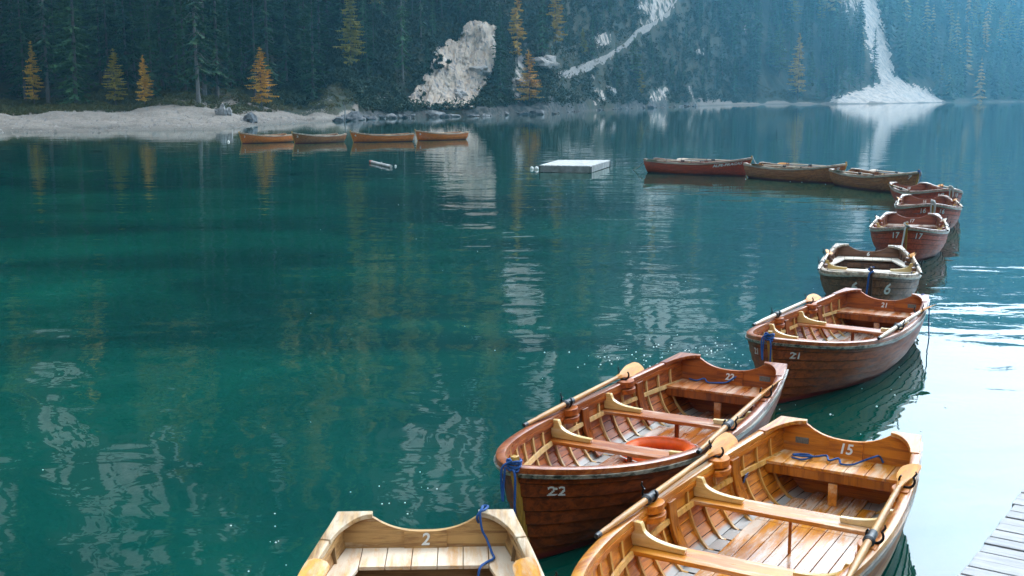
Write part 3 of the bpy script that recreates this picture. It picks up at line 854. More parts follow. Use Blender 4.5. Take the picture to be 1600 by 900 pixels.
x, y, z, sz, u = scatter(3400, -60, 1290, ip([345, 350, 480, 520, 1100, 1110], [31, 20, 19, 4, 4, 8]), ip([345, 350, 480, 520, 600, 640, 1100, 1110], [46, 40, 40, 42, 40, 26, 26, 16]), .9, .2, .25, .75)
sz = sz * np.where(u < 900, 1, 1.5)
V = leaf_cloud(np.stack([x, y, z + sz * .3], 1), 60, sz, .17, 6)
tag(link('undergrowth', np_mesh('undergrowth', V, np.arange(len(V)).reshape(-1, 3), M['shrub'])), 'brown and olive undergrowth along the foot of the wooded slopes', 'undergrowth', kind='stuff')
cb = []
for (ua, va), (ub, vb) in zip(POLY_CLIFF, POLY_CLIFF[1:] + POLY_CLIFF[:1]):
    if va > 160 and vb > 160: continue
    for q in np.linspace(0, 1, 6)[:-1]:
        p_ = hit(ua * (1 - q) + ub * q + r.normal(0, 3), va * (1 - q) + vb * q + r.normal(0, 3), 60, .3); cb.append(p_ + (0, .2, .2))
for (u_, v_) in [(688, 102), (695, 104), (684, 112), (760, 150)]:
    p_ = hit(u_, v_, 60, .3); cb.append(p_ + (0, -2.6, .4))
# dark low bushes and dwarf pines on the rocky slope
x, y, z, sz, u = scatter(11000, 440, 1180, ip([500, 540, 570], [24, 14, 1.5]), ip([560, 561], [70, 110]), .7, .15, .6, 1.7)
uu_, vv_ = proj_np(x, y, z + .5)
dm = np.min([np.hypot(uu_ - a * q - c * (1 - q), vv_ - b * q - d_ * (1 - q)) for (a, b), (c, d_) in zip(TRAIL[:-1], TRAIL[1:]) for q in (0, .25, .5, .75)], axis=0)
ok = dm > 8
x, y, z, sz = x[ok], y[ok], z[ok], sz[ok]
cb = np.array(cb); cb = np.concatenate([cb + r.normal(0, .55, cb.shape) * (1, .25, .8) for _ in range(4)]); x = np.append(x, cb[:, 0]); y = np.append(y, cb[:, 1]); z = np.append(z, cb[:, 2]); sz = np.append(sz, r.uniform(.15, .5, len(cb)))
V = leaf_cloud(np.stack([x, y, z + sz * .4], 1), 60, sz, .36, 8)
tag(link('dwarf_pines', np_mesh('dwarf_pines', V, np.arange(len(V)).reshape(-1, 3), M['pine'])), 'dark dwarf pines and bushes on the steep rocky slope', 'bushes', kind='stuff')

# ------------------------------------------------------------------ rocks, cliff, trail
N = NT('limestone')
st = N.noise(N.pos(scale=(1.1, 1.1, 0.15), rot=(0, 0.3, 0)), 1.0, 7, 0.72, 0.6)
s2 = N.noise(N.pos(), 1.4, 6, 0.7)
c = N.mix(N.rng(st, 0.36, 0.62), (0.47, 0.375, 0.285), (0.28, 0.25, 0.225))
c = N.mix(N.math('MULTIPLY', N.rng(st, 0.555, 0.63), 0.85), c, (0.085, 0.095, 0.12))
c = N.mix(N.math('MULTIPLY', N.rng(s2, 0.56, 0.7), 0.6), c, (0.34, 0.24, 0.16))
N.principled(c, 0.9, N.bump(s2, 0.07, 0.6), **{'Specular IOR Level': 0.2})
M['limestone'] = N.mat
def stone_mat(name, a, b):
    N = NT(name)
    g = N.noise(N.pos(), 2.2, 6, 0.7)
    N.principled(N.mix(N.rng(g, 0.38, 0.62), a, b), 0.9, N.bump(g, 0.12, 0.8), **{'Specular IOR Level': 0.2})
    return N.mat
M['grey_stone'] = stone_mat('grey_stone', (0.32, 0.32, 0.32), (0.13, 0.135, 0.14))
M['pale_stone'] = stone_mat('pale_stone', (0.38, 0.355, 0.33), (0.2, 0.195, 0.19))
M['dark_stone'] = stone_mat('dark_stone', (0.17, 0.18, 0.19), (0.05, 0.055, 0.06))

# cliff: a shell standing out of the slope over its outline, thick at the middle, sunk in at the rim
cu = np.linspace(626, 790, 84); cv = np.linspace(26, 174, 76)
CP = np.zeros((len(cv), len(cu), 3)); 
base_y = {}
for j, u in enumerate(cu):
    for i, v in enumerate(cv):
        CP[i, j] = hit(u, min(v, 171), 50, .25)
Ug, Vg = np.meshgrid(cu, cv)
jx = (fbm(Ug / 16, Vg / 16, 3, 61) - .5) * 26; jy = (fbm(Ug / 14 + 9, Vg / 14, 3, 62) - .5) * 18
ins = inpoly(Ug + jx, Vg + jy, POLY_CLIFF).astype(float)
for _ in range(3):
    q = np.pad(ins, 1, mode='edge'); ins = (q[1:-1, 1:-1] * 2 + q[:-2, 1:-1] + q[2:, 1:-1] + q[1:-1, :-2] + q[1:-1, 2:]) / 6
ledge = fbm(Ug / 8 + Vg / 19, Vg / 34 - Ug / 70, 4, 63)
rough_ = fbm(Ug / 3.2, Vg / 4, 3, 64)
push = sstep(.25, .7, ins) * (0.9 + 1.8 * (ledge - .35) + .4 * (rough_ - .5)) - (1 - sstep(.25, .6, ins)) * 1.6
CP[..., 1] -= push
CP[..., 2] += push * .25
CP[..., 0] += (rough_ - .5) * .25
nr2, nc2 = Ug.shape
i2 = np.arange(nr2 * nc2).reshape(nr2, nc2)
F2 = np.stack([i2[:-1, :-1], i2[1:, :-1], i2[1:, 1:], i2[:-1, 1:]], -1).reshape(-1, 4)
keepf = (ins.ravel()[F2].max(1) > .12)
me = np_mesh('limestone_cliff', CP.reshape(-1, 3), F2[keepf], M['limestone'], smooth=True)
me.set_sharp_from_angle(angle=R(14))
tag(link('limestone_cliff', me), 'pale limestone cliff streaked with grey rising from the far shore', 'cliff')

def rock_mesh(seed, n=3, rough=.35, mat='grey_stone', squash=.7):
    import bmesh
    bm = bmesh.new()
    bmesh.ops.create_icosphere(bm, subdivisions=n, radius=1)
    o = Vector((seed * 7.3, seed * 3.1, seed * 1.7))
    for v in bm.verts:
        p = v.co.normalized()
        d = 1 + rough * mnoise.noise(p * 1.4 + o) + rough * .5 * mnoise.noise(p * 3.1 + o) + rough * .2 * mnoise.noise(p * 7 + o)
        q = mnoise.cell(p * 1.9 + o) * .12
        v.co = p * (d + q)
        v.co.z *= squash
    me = bpy.data.meshes.new('rock')
    bm.to_mesh(me); bm.free()
    me.materials.append(M[mat])
    me.polygons.foreach_set('use_smooth', [True] * len(me.polygons)); me.set_sharp_from_angle(angle=R(28))
    return me
def rock_at(u, v, w_px, h_px, seed, mat, label, group=None, name='boulder'):
    p = unproj(u, v, 0.0) if u > 700 else hit(u, v)[:2]
    y = p[1]; z = max(0.0, float(terr(np.array([p[0]]), np.array([y]))[0]))
    o = link(name, rock_mesh(seed, 3, .4, mat, 1.0), None, loc=(p[0], y, z))
    w = w_px / F_PX * y / 2; h = h_px / F_PX * y
    o.scale = (w, w * .8, h * .85); o.rotation_euler = (0, 0, seed)
    tag(o, label, 'rock', group)
    return o
rock_at(346, 179, 16, 17, 3, 'grey_stone', 'grey pointed boulder on the beach, left half of the twin topped pair')
rock_at(357, 180, 14, 12, 5, 'grey_stone', 'grey rounded boulder leaning against the pointed one on the beach')
rock_at(392, 190, 24, 16, 8, 'dark_stone', 'dark grey boulder standing at the water edge of the beach')
rock_at(384, 188, 10, 9, 9, 'grey_stone', 'small grey boulder left of the dark one at the water edge')
rock_at(718, 181, 30, 10, 11, 'pale_stone', 'pale slab lying in the water below the cliff')
rock_at(748, 180, 38, 13, 12, 'pale_stone', 'wide pale slab right of the cliff foot')
rock_at(850, 177, 46, 15, 13, 'pale_stone', 'big pale sloping slab at the water by the golden larch')
rock_at(812, 178, 20, 7, 14, 'pale_stone', 'low pale rock left of the big sloping slab')
rock_at(922, 172, 16, 6, 15, 'pale_stone', 'small pale rock between the sloping slab and the pointed rock')
rock_at(950, 171, 24, 12, 16, 'pale_stone', 'pointed pale rock on the shore under the trail')
rock_at(1527, 157, 24, 7, 17, 'pale_stone', 'hazy broken rocks on the far right beach')
RM = [rock_mesh(40 + i, 2, .45, mt, .8) for i, mt in enumerate(['grey_stone', 'dark_stone', 'grey_stone', 'dark_stone', 'dark_stone'])]
for i in range(90):
    u = 528 + i * 6.3 + random.uniform(-3, 3); k = float(u2k(u)); y = float(shore(k)) + random.uniform(-1.5, 3.5); x = k * y
    o = link('shore_rock', RM[random.randrange(5)], None, loc=(x, y, random.uniform(-.1, .35)))
    s = random.uniform(.25, .7) * (2.0 if random.random() < .15 else 1); o.scale = (s * random.uniform(.9, 1.7), s, s * random.uniform(.6, 1.0)); o.rotation_euler = (0, 0, random.uniform(0, 6.28))
    tag(o, 'grey rock in the broken line of rocks along the far water edge', 'rock', 'rocks along the far shore')
# pebbles on the beach
cs = []
tet = np.array([(1, 0, -.2), (-.5, .85, -.2), (-.5, -.85, -.2), (0, 0, .7)]) 
FV = []
x, y, z, sz, u = scatter(1700, -30, 520, ip([0, 1], [1, 1]), ip([345, 350], [32, 17]), -.2, 2, .05, .14)
for i in range(len(x)): FV.append(tet * sz[i] * (2.4 if r.random() < .07 else 1) * r.uniform(.6, 1.4, (4, 3)) + (x[i], y[i], z[i]))
V = np.concatenate(FV); n4 = np.arange(len(FV))[:, None, None] * 4
F3 = (n4 + np.array([(0, 1, 3), (1, 2, 3), (2, 0, 3)])[None]).reshape(-1, 3)
tag(link('pebbles', np_mesh('pebbles', V, F3, M['pale_stone'])), 'pale pebbles strewn over the gravel beach', 'pebbles', kind='stuff')

# trail retaining wall up the slope
TP = [hit(u, v) for u, v in TRAIL]
pts = []
for a, b in zip(TP[:-1], TP[1:]):
    for q in np.linspace(0, 1, 7)[:-1]: pts.append(a * (1 - q) + b * q)
pts.append(TP[-1])
prev = None; rings = []
for i, p in enumerate(pts):
    g = float(terr(p[0:1], p[1:2])[0])
    w = .9 + .9 * float(fbm(np.array([i * .7]), np.array([2.0]), 3, 71)[0])
    zb = p[2] - 1.2
    j = .5 * (float(fbm(np.array([i * 1.3]), np.array([7.0]), 2, 72)[0]) - .5)
    rings.append([(p[0], p[1] - .8 + j, p[2] - 1.5), (p[0], p[1] - .5 + j, p[2] + w * .35), (p[0], p[1] + 1.4, p[2] + w * .35 + .1), (p[0], p[1] + 1.8, zb)])
tw = MB().loop(rings).build('trail_wall', M['pale_stone'], None, smooth=20)
tag(tw, 'pale stone retaining wall of the trail climbing the rocky slope', 'wall')
# snags standing in the water and a curved dead branch on the cliff
def snag(u, v0, v1, rad, label, bend=0.0, mat='dark_stone'):
    b = unproj(u, v0, 0); h = (v0 - v1) / F_PX * b[1]
    mb = MB(); mb.tube([(bend * math.sin(q * math.pi) + .02 * q, 0, -.4 + (h + .4) * q) for q in np.linspace(0, 1, 8)], [rad * (1 - .5 * q) for q in np.linspace(0, 1, 8)], 6)
    o = mb.build('dead_trunk', M[mat], None, 60, loc=(b[0], b[1], 0)); tag(o, label, 'dead trunk')
snag(537, 190, 160, .12, 'thin bare trunk standing at the water edge left of the cliff', .2, 'grey_stone')
snag(690, 182, 150, .09, 'curved dead branch sticking up against the foot of the cliff', -.7)
snag(897, 173, 153, .12, 'left one of two dark posts at the foot of the trail slope')
snag(905, 173, 155, .12, 'right one of two dark posts at the foot of the trail slope')

# ------------------------------------------------------------------ rowing boats
LB = 4.6
def sheer(s): return np.where(s < .4, .47 + .075 * ((.4 - s) / .4) ** 2, .47 + .25 * (np.maximum(s - .4, 0) / .6) ** 2.2)
BM, BT = .765, .545
def hb(s):
    s = np.asarray(s, float)
    aft = BM - (BM - BT) * (np.maximum(.45 - s, 0) / .45) ** 1.8
    fwd = BM * np.maximum(1 - (np.maximum(s - .45, 0) / .55) ** 2.4, 0) ** .72
    return np.where(s < .45, aft, fwd)
def hull(s, t, off=0.0):
    """starboard/port symmetric: returns x, y>=0, z"""
    def raw(s, t):
        w = sstep(.5, 1, s)
        th = t * math.pi / 2
        b = hb(s); zs = sheer(s); zk = -.16 + .10 * sstep(.35, 0, s) + .03 * w
        y = b * np.sin(th) ** (.62 + .45 * w)
        zf = 1 - np.cos(th) ** (1 + .15 * w)
        return y, zk + (zs - zk) * zf, zf, w
    y, z, zf, w = raw(s, t)
    flo = off < -.015
    if off:
        e = .01
        y1, z1, _, _ = raw(s, max(t - e, 0.001)); y2, z2, _, _ = raw(s, min(t + e, 1))
        dy, dz = y2 - y1, z2 - z1; L = math.hypot(dy, dz) + 1e-9
        y = y + dz / L * off; z = z - dy / L * off
        # plan direction: push along the plan normal towards the bow
        db = (hb(min(s + .004, 1)) - hb(max(s - .004, 0))) / (LB * .008)
        nx = -db / math.sqrt(1 + db * db)
    else: nx = 0
    x = -LB / 2 + LB * s - .26 * (1 - zf) * w * w + .11 * (1 - zf) * sstep(.25, 0, s) + nx * off * .8
    if flo: z = max(z, .012)
    return float(x), float(max(y, 0.0)), float(z)
def s_of(x): return (x + LB / 2) / LB
def inner_y(x, z, off=-.03):
    s = s_of(x); ts = np.linspace(.05, 1, 60)
    P = [hull(s, t, off) for t in ts]
    return float(np.interp(z, [p[2] for p in P], [p[1] for p in P]))
NSTR = 11
TS = [0.02] + [i / NSTR for i in range(1, NSTR)] + [1.0]
SS = [1 - (1 - q) ** 1.45 for q in np.linspace(0, 1, 34)]

def text_mesh(body, size):
    cu_ = bpy.data.curves.new('number_text', 'FONT'); cu_.body = body; cu_.size = size; cu_.align_x = 'CENTER'; cu_.align_y = 'CENTER'
    cu_.offset = size * .024; cu_.shear = .15
    o = bpy.data.objects.new('tmp', cu_); COL.objects.link(o)
    dg = bpy.context.evaluated_depsgraph_get()
    me = bpy.data.meshes.new_from_object(o.evaluated_get(dg))
    bpy.data.objects.remove(o)
    me.calc_loop_triangles()
    v = [tuple(p.co) for p in me.vertices]; f = [tuple(t.vertices) for t in me.loop_triangles]
    return v, f

CACHE = {}
def boat_geo(key, fn):
    if key not in CACHE: CACHE[key] = fn()
    return CACHE[key]

def part(root, key, name, mats, smooth, bevel, fn):
    """mesh geometry built once per key, one object (and mesh) per boat"""
    mb = boat_geo(key, fn)
    return mb.build(name, mats, root, smooth, bevel)

def hull_mb():
    mb = MB()
    for sg in (1, -1):
        for mi, o0, o1 in ((0, .013, .003), (1, -.029, -.020)):
            for i in range(NSTR):
                ta, tb = TS[i], TS[i + 1]
                rows = []
                for (t, o) in ((ta, o0), (ta + (tb - ta) * .5, (o0 + o1) / 2), (tb - (.007 if i < NSTR - 1 else 0), o1)):
                    rows.append([(lambda p: (p[0], p[1] * sg, p[2]))(hull(s, t, o)) for s in SS])
                mb.grid(rows, mi, flip=(sg > 0) ^ (mi == 1))
                if i < NSTR - 1:      # the lap
                    mb.grid([[(lambda p: (p[0], p[1] * sg, p[2]))(hull(s, tq, o)) for s in SS] for tq, o in ((tb - .007, o1), (tb, o0))], 2, flip=(sg > 0) ^ (mi == 1))
    return mb

def gunwale_mb(sg):
    def f():
        rings = []
        ss = [1 - (1 - q) ** 1.7 for q in np.linspace(0, 1, 40)]
        for s in ss:
            e = .003
            a = hull(max(s - e, 0), 1); b = hull(min(s + e, 1), 1); p = hull(s, 1)
            tx, ty = b[0] - a[0], b[1] - a[1]; L = math.hypot(tx, ty) + 1e-9
            nx, ny = -ty / L, tx / L           # outward for y>0 side
            if ny < 0: nx, ny = -nx, -ny
            nx = abs(nx)
            io, oo = -.048, .020
            z = p[2]
            def pt(o, zz):
                return (p[0] + nx * o, max(p[1] + ny * o, 0.0) * sg, z + zz)
            rings.append([pt(oo, -.012), pt(oo, .026), pt(oo - .012, .034), pt(io + .01, .034), pt(io, .028), pt(io, -.012)])
        return MB().loop(rings)
    return f

def rub_mb(sg):
    def f():
        rings = []
        for s in [1 - (1 - q) ** 1.6 for q in np.linspace(0, .999, 34)]:
            pa = hull(s, .952, .014); pb = hull(s, .952, .032); pc = hull(s, 1, .034); pd = hull(s, 1, .014)
            rings.append([(p[0], p[1] * sg, p[2] + dz) for p, dz in ((pa, 0), (pb, 0), (pc, -.014), (pd, -.014))])
        return MB().loop(rings)
    return f

def transom_top(y):
    a = abs(y) / BT; zs = float(sheer(np.array(0.0)))
    if a > .62: return zs + .012
    return zs + .012 - .092 * (1 - (a / .62) ** 2.6)
def transom_mb():
    ts = np.linspace(.02, 1, 40); sec = [hull(0, t) for t in ts]
    sy_ = [p[1] for p in sec]; sz_ = [p[2] for p in sec]; sx_ = [p[0] for p in sec]
    ys = np.concatenate([np.linspace(0, .34, 16), np.linspace(.345, BT * .985, 10)])
    def face(dx):
        rows = []
        for q in (0, .25, .5, .75, 1):
            row = []
            for y in np.concatenate([-ys[::-1], ys[1:]]):
                zb = np.interp(abs(y), sy_, sz_); zt = transom_top(y); z = zb + (zt - zb) * q
                row.append((np.interp(z, sz_, sx_) + dx, y, z))
            rows.append(row)
        return rows
    A, B = face(.004), face(.036)
    mb = MB(); mb.grid(A); mb.grid(B, flip=True)
    mb.grid([A[-1], B[-1]]); mb.grid([A[0], B[0]], flip=True)
    mb.grid([[r_[0] for r_ in A], [r_[0] for r_ in B]]); mb.grid([[r_[-1] for r_ in A], [r_[-1] for r_ in B]])
    return mb
def tx(z):
    ts = np.linspace(.02, 1, 30); sec = [hull(0, t) for t in ts]
    return float(np.interp(z, [p[2] for p in sec], [p[0] for p in sec]))
SEAT_Z = .315
def block_mb():
    z0, z1 = SEAT_Z + .012, transom_top(0) + .004
    rows = []
    mb = MB(); n = 9
    def fr(dx): return [[(tx(z0 + (transom_top(y) + .004 - z0) * q) + dx, y, z0 + (transom_top(y) + .004 - z0) * q) for y in np.linspace(-.135, .135, n)] for q in (0, .5, 1)]
    A, B = fr(.034), fr(.052)
    mb.grid(B); mb.grid([A[-1], B[-1]]); mb.grid([A[0], B[0]])
    mb.grid([[r_[0] for r_ in A], [r_[0] for r_ in B]]); mb.grid([[r_[-1] for r_ in A], [r_[-1] for r_ in B]])
    return mb
def qknee_mb(sg):
    def f():
        z = float(sheer(np.array(0.0))) + .036
        x0 = -LB / 2 - .004
        poly = [(x0, BT + .018), (x0, BT * .62)]
        for q in np.linspace(0, 1, 9):
            a = q * math.pi / 2
            # concave inner edge from the transom to the gunwale
            px = x0 + .05 + .36 * (1 - math.cos(a)); s = s_of(px)
            yy = BT * .62 + (float(hb(s)) - .055 - BT * .62) * math.sin(a) ** .9
            poly.append((px, yy))
        for px in (x0 + .40, x0 + .2): poly.append((px, float(hb(s_of(px))) + .012))
        return MB().prism(poly, lambda a, b, h: (a, b * sg, h + float(sheer(np.array(max(s_of(a), 0.0))))), .008, .041)
    return f
def stem_mb():
    rings = []
    for t in list(np.linspace(.03, 1, 12)) + [1.12, 1.2]:
        if t <= 1: x, _, z = hull(1, t)
        else: x, _, z = hull(1, 1); z += (t - 1) * .5
        w = .024; dx = .034 if t < 1.15 else .026
        xb = x - .03
        rings.append([(xb, -w, z), (x + dx, -w * .7, z), (x + dx, w * .7, z), (xb, w, z)])
    return MB().loop(rings)
def rib_mb(x, sg):
    def f():
        rings = []
        for t in np.linspace(.16, .985, 16):
            w = .012
            row = []
            for dx, o in ((-w, -.022), (w, -.022), (w, -.044), (-w, -.044)):
                p = hull(s_of(x), t, o); row.append((p[0] + dx, p[1] * sg, p[2]))
            rings.append(row)
        return MB().loop(rings)
    return f
def stringer_mb(sg):
    def f():
        rings = []
        for x in np.linspace(-2.12, 1.75, 30):
            z = .315 + .1 * max(0, (x - .8) / 1) ** 2
            row = []
            for dz, o in ((-.017, -.044), (.017, -.044), (.017, -.062), (-.017, -.062)):
                row.append((x, max(inner_y(x, z + dz, o), 0) * sg, z + dz))
            rings.append(row)
        return MB().loop(rings)
    return f
def inwale_mb(sg):
    def f():
        rings = []
        for s in np.linspace(.03, .93, 30):
            row = []
            for dz, o in ((-.016, -.03), (-.050, -.03), (-.050, -.052), (-.016, -.052)):
                p = hull(s, 1, 0); row.append((p[0], max(p[1] + o, 0) * sg, p[2] + dz))
            rings.append(row)
        return MB().loop(rings)
    return f
def sideboard_mb(x, sg):
    def f():
        rings = []
        for t in np.linspace(.44, .97, 9):
            row = []
            for dx, o in ((-.06, -.046), (.06, -.046), (.06, -.072), (-.06, -.072)):
                p = hull(s_of(x + dx), t, o); row.append((p[0], p[1] * sg, p[2]))
            rings.append(row)
        return MB().loop(rings)
    return f
def pad_mb(x, sg):
    def f():
        mb = MB(); s = s_of(x); y = float(hb(s)) - .05; z = float(sheer(s))
        for z0, z1, rr in ((z - .016, z + .042, .075), (z - .075, z - .03, .088)):
            poly = [(x + rr * 1.35 * math.cos(a), y - rr * math.sin(a) * .9) for a in np.linspace(0, math.pi, 13)]
            if z1 > z: poly += [(x - rr * 1.35, y + .06), (x + rr * 1.35, y + .06)]
            mb.prism(poly, lambda a, b, h: (a, b * sg, h), z0, z1)
        return mb
    return f
OAR_Z = .085
def rowlock_mb(x, sg):
    def f():
        mb = MB(); s = s_of(x); y = (float(hb(s)) - .02) * sg; z = float(sheer(s)) + .042
        mb.tube([(x, y, z - .03), (x, y, z + .012)], .012, 8)
        mb.tube([(x, y + .052 * math.sin(a) * 1.0, z + .052 - .05 * math.cos(a)) for a in np.linspace(-2.3, 2.3, 15)], [.006 + .004 * math.cos(a * .6) for a in np.linspace(-2.3, 2.3, 15)], 7)
        mb.tube([(x, y + .045 * sg, z + .085), (x, y + .062 * sg, z + .11), (x, y + .056 * sg, z + .128)], [.008, .007, .004], 6)
        return mb
    return f
def plank_poly(mb, x0, x1, ya, yb, z, th, lim=None):
    mb.prism([(x0, ya), (x1, ya), (x1, yb), (x0, yb)], lambda a, b, h: (a, b, h), z - th, z)
def thwart_mb(x, w=.225, z=SEAT_Z + .02, th=.03):
    def f():
        xs = np.linspace(x - w / 2, x + w / 2, 5)
        poly = [(a, inner_y(a, z - th, -.03)) for a in xs] + [(a, -inner_y(a, z - th, -.03)) for a in xs[::-1]]
        return MB().prism(poly, lambda a, b, h: (a, b, h), z - th, z)
    return f
def tknee_mb(x, sg):
    def f():
        z0 = SEAT_Z + .022; s = s_of(x); z1 = float(sheer(s)) - .004
        yo = inner_y(x, z0 + .08, -.045)
        poly = [(yo + .012, z0), (yo + .03, z1 + .012), (yo - .045, z1 + .012)]
        for q in np.linspace(0, 1, 10):
            a = q * math.pi / 2
            poly.append((yo - .058 - .30 * (1 - math.cos(a)), z0 + .035 + (z1 - z0 - .05) * (1 - math.sin(a)) ** 1.15))
        poly.append((yo - .35, z0))
        return MB().prism(poly, lambda a, b, h: (x + h, a * sg, b), -.024, .024)
    return f
def post_mb(x, z1, y=0):
    def f():
        mb = MB(); mb.box((x, y, (z1 + .03) / 2), (.036, .036, z1 - .03)); mb.box((x, y, z1 - .012), (.10, .16, .022)); return mb
    return f
def ironpost_mb(x, z1):
    def f():
        mb = MB(); mb.tube([(x, 0, .03), (x, 0, z1)], .012, 8); mb.box((x, 0, z1 - .01), (.05, .15, .018)); return mb
    return f
def sternseat_mb(ushape):
    def f():
        mb = MB(); z = SEAT_Z + (.05 if ushape else .012); th = .024; xb = tx(z) + .038; xf = -1.925 if ushape else -1.86
        n = 7; e = np.linspace(-.56, .56, n + 1)
        for j in range(n):
            ya, yb = e[j] + .0025, e[j + 1] - .0025
            outer = j in (0, n - 1)
            sg = -1 if j < n / 2 else 1
            if outer:
                yi = yb if sg < 0 else ya
                xe = -1.12 if ushape else xf
                xs = np.linspace(xb, xe, 9)
                poly = [(a, sg * (inner_y(a, z - th, -.03))) for a in xs]
                if ushape: poly += [(xe, sg * (inner_y(xe, z - th, -.03) - .09)), (xf + .02, yi)]
                else: poly += [(xf, yi)]
                poly += [(xb, yi)]
            else:
                def cl(a, yv): return sg * min(abs(yv), inner_y(a, z - th, -.032)) if yv * sg > 0 else yv
                poly = [(xb, cl(xb, ya)), (xf, cl(xf, ya)), (xf, cl(xf, yb)), (xb, cl(xb, yb))]
            mb.prism(poly, lambda a, b, h: (a, b, h), z - th, z)
        return mb
    return f
def beam_mb():
    mb = MB(); z = SEAT_Z - .014; x = -1.88; y = inner_y(x, z - .07, -.03)
    mb.prism([(-y, z - .075), (y, z - .075), (inner_y(x, z, -.03), z), (-inner_y(x, z, -.03), z)], lambda a, b, h: (x + h, a, b), -.014, .014)
    return mb
def floor_mb():
    mb = MB(); z = .035; th = .018
    n = 8; e = np.linspace(-.44, .44, n + 1)
    def segs(xa, xb):
        for j in range(n):
            ya, yb = e[j] + .003, e[j + 1] - .003
            m = max(abs(ya), abs(yb))
            xs = np.linspace(xa, xb, 24)
            good = [a for a in xs if inner_y(a, z - th, -.045) > m]
            if len(good) > 1: plank_poly(mb, good[0], good[-1], ya, yb, z, th)
    segs(-2.15, -1.303); segs(-1.297, .60); segs(.606, 1.8)
    return mb
def bowseat_mb():
    z = .36; th = .026
    xs = np.linspace(1.22, 1.62, 8)
    poly = [(a, inner_y(a, z - th, -.03)) for a in xs] + [(a, -inner_y(a, z - th, -.03)) for a in xs[::-1]]
    return MB().prism(poly, lambda a, b, h: (a, b, h), z - th, z)
def number_bow(root, body, size, sg, xc, tc, mat):
    v, f = text_mesh(body, size)
    out = []
    dirx = -1 if sg > 0 else 1
    s0 = s_of(xc)
    for (a, b, _) in v:
        # walk along the hull: x by arc length, t by height
        s = s0; x = 0; step = .002 * dirx
        target = abs(a) * 1.25; acc = 0; dirn = dirx if a > 0 else -dirx
        while acc < target and 0 < s < .9995:
            p = hull(s, tc); s2 = min(max(s + dirn * .002, 0), .9999); q = hull(s2, tc)
            acc += math.hypot(p[0] - q[0], p[1] - q[1]); s = s2
        e_ = .03; h0 = hull(s, tc - e_); h1 = hull(s, min(tc + e_, 1)); ar = math.dist(h0, h1) / (min(tc + e_, 1) - tc + e_)
        t = tc + b / ar
        p = hull(s, min(t, 1), .019); out.append((p[0], p[1] * sg, p[2]))
    return MB().add(out, f).build('number', mat, root, 0, 0, recalc=False)
def number_transom(root, body, size, mat):
    v, f = text_mesh(body, size)
    zc = (SEAT_Z + transom_top(0)) / 2 + (.028 if body in ('2', '6') else .012)
    out = [(tx(zc + b) + .056, a, zc + b) for (a, b, _) in v]
    return MB().add(out, f).build('number', mat, root, 0, 0, recalc=False)

def oar_parts(name, loc, rz, label, shaftm, bladem, roll=0.0, pitch=0.0, group='oars lying in the rowing boats'):
    """oar along -x: handle tip at +x .82, leather at 0, blade tip at -1.68"""
    o = empty(name, loc, rz); o.rotation_euler = (roll, pitch, rz)
    tag(o, label, 'oar', group)
    def shaft():
        xs = [.82, .80, .70, .58, .55, .3, 0, -.4, -.8, -1.1, -1.25]
        rs = [.011, .016, .018, .018, .022, .024, .024, .023, .021, .018, .015]
        return MB().tube([(x, 0, 0) for x in xs], rs, 10)
    def blade():
        rings = []
        for q in np.linspace(0, 1, 12):
            x = -1.05 - .63 * q
            w = .02 + .051 * sstep(0, .6, q); w = float(w)
            if q > .8: w *= math.sqrt(max(1 - ((q - .8) / .205) ** 2.4, 0.0)) * .6 + .4
            th = .016 * (1 - q) + .006
            zc = -.02 * q * q
            rings.append([(x, -w, zc - th * .3), (x, 0, zc - th), (x, w, zc - th * .3), (x, w, zc + th * .3), (x, 0, zc + th), (x, -w, zc + th * .3)])
        return MB().loop(rings)
    def leather():
        mb = MB(); mb.tube([(.085, 0, 0), (.08, 0, 0), (-.08, 0, 0), (-.085, 0, 0)], [.026, .030, .030, .026], 12)
        mb.tube([(.075, 0, 0), (.065, 0, 0), (.045, 0, 0), (.035, 0, 0)], [.030, .038, .038, .030], 12); return mb
    def tip(): return MB().tube([(.823, 0, 0), (.822, 0, 0), (.77, 0, 0), (.768, 0, 0)], [.010, .0165, .0195, .018], 10)
    part(o, 'oar_shaft', 'shaft', shaftm, 40, 0, shaft); part(o, 'oar_blade', 'blade', bladem, 40, 0, blade)
    part(o, 'oar_leather', 'leather_collar', M['black_rubber'], 40, 0, leather); part(o, 'oar_tip', 'handle_tip', M['black_rubber'], 40, 0, tip)
    return o

def to_world(loc, hd, p):
    c, s = math.cos(hd), math.sin(hd)
    return (loc[0] + p[0] * c - p[1] * s, loc[1] + p[0] * s + p[1] * c, p[2])

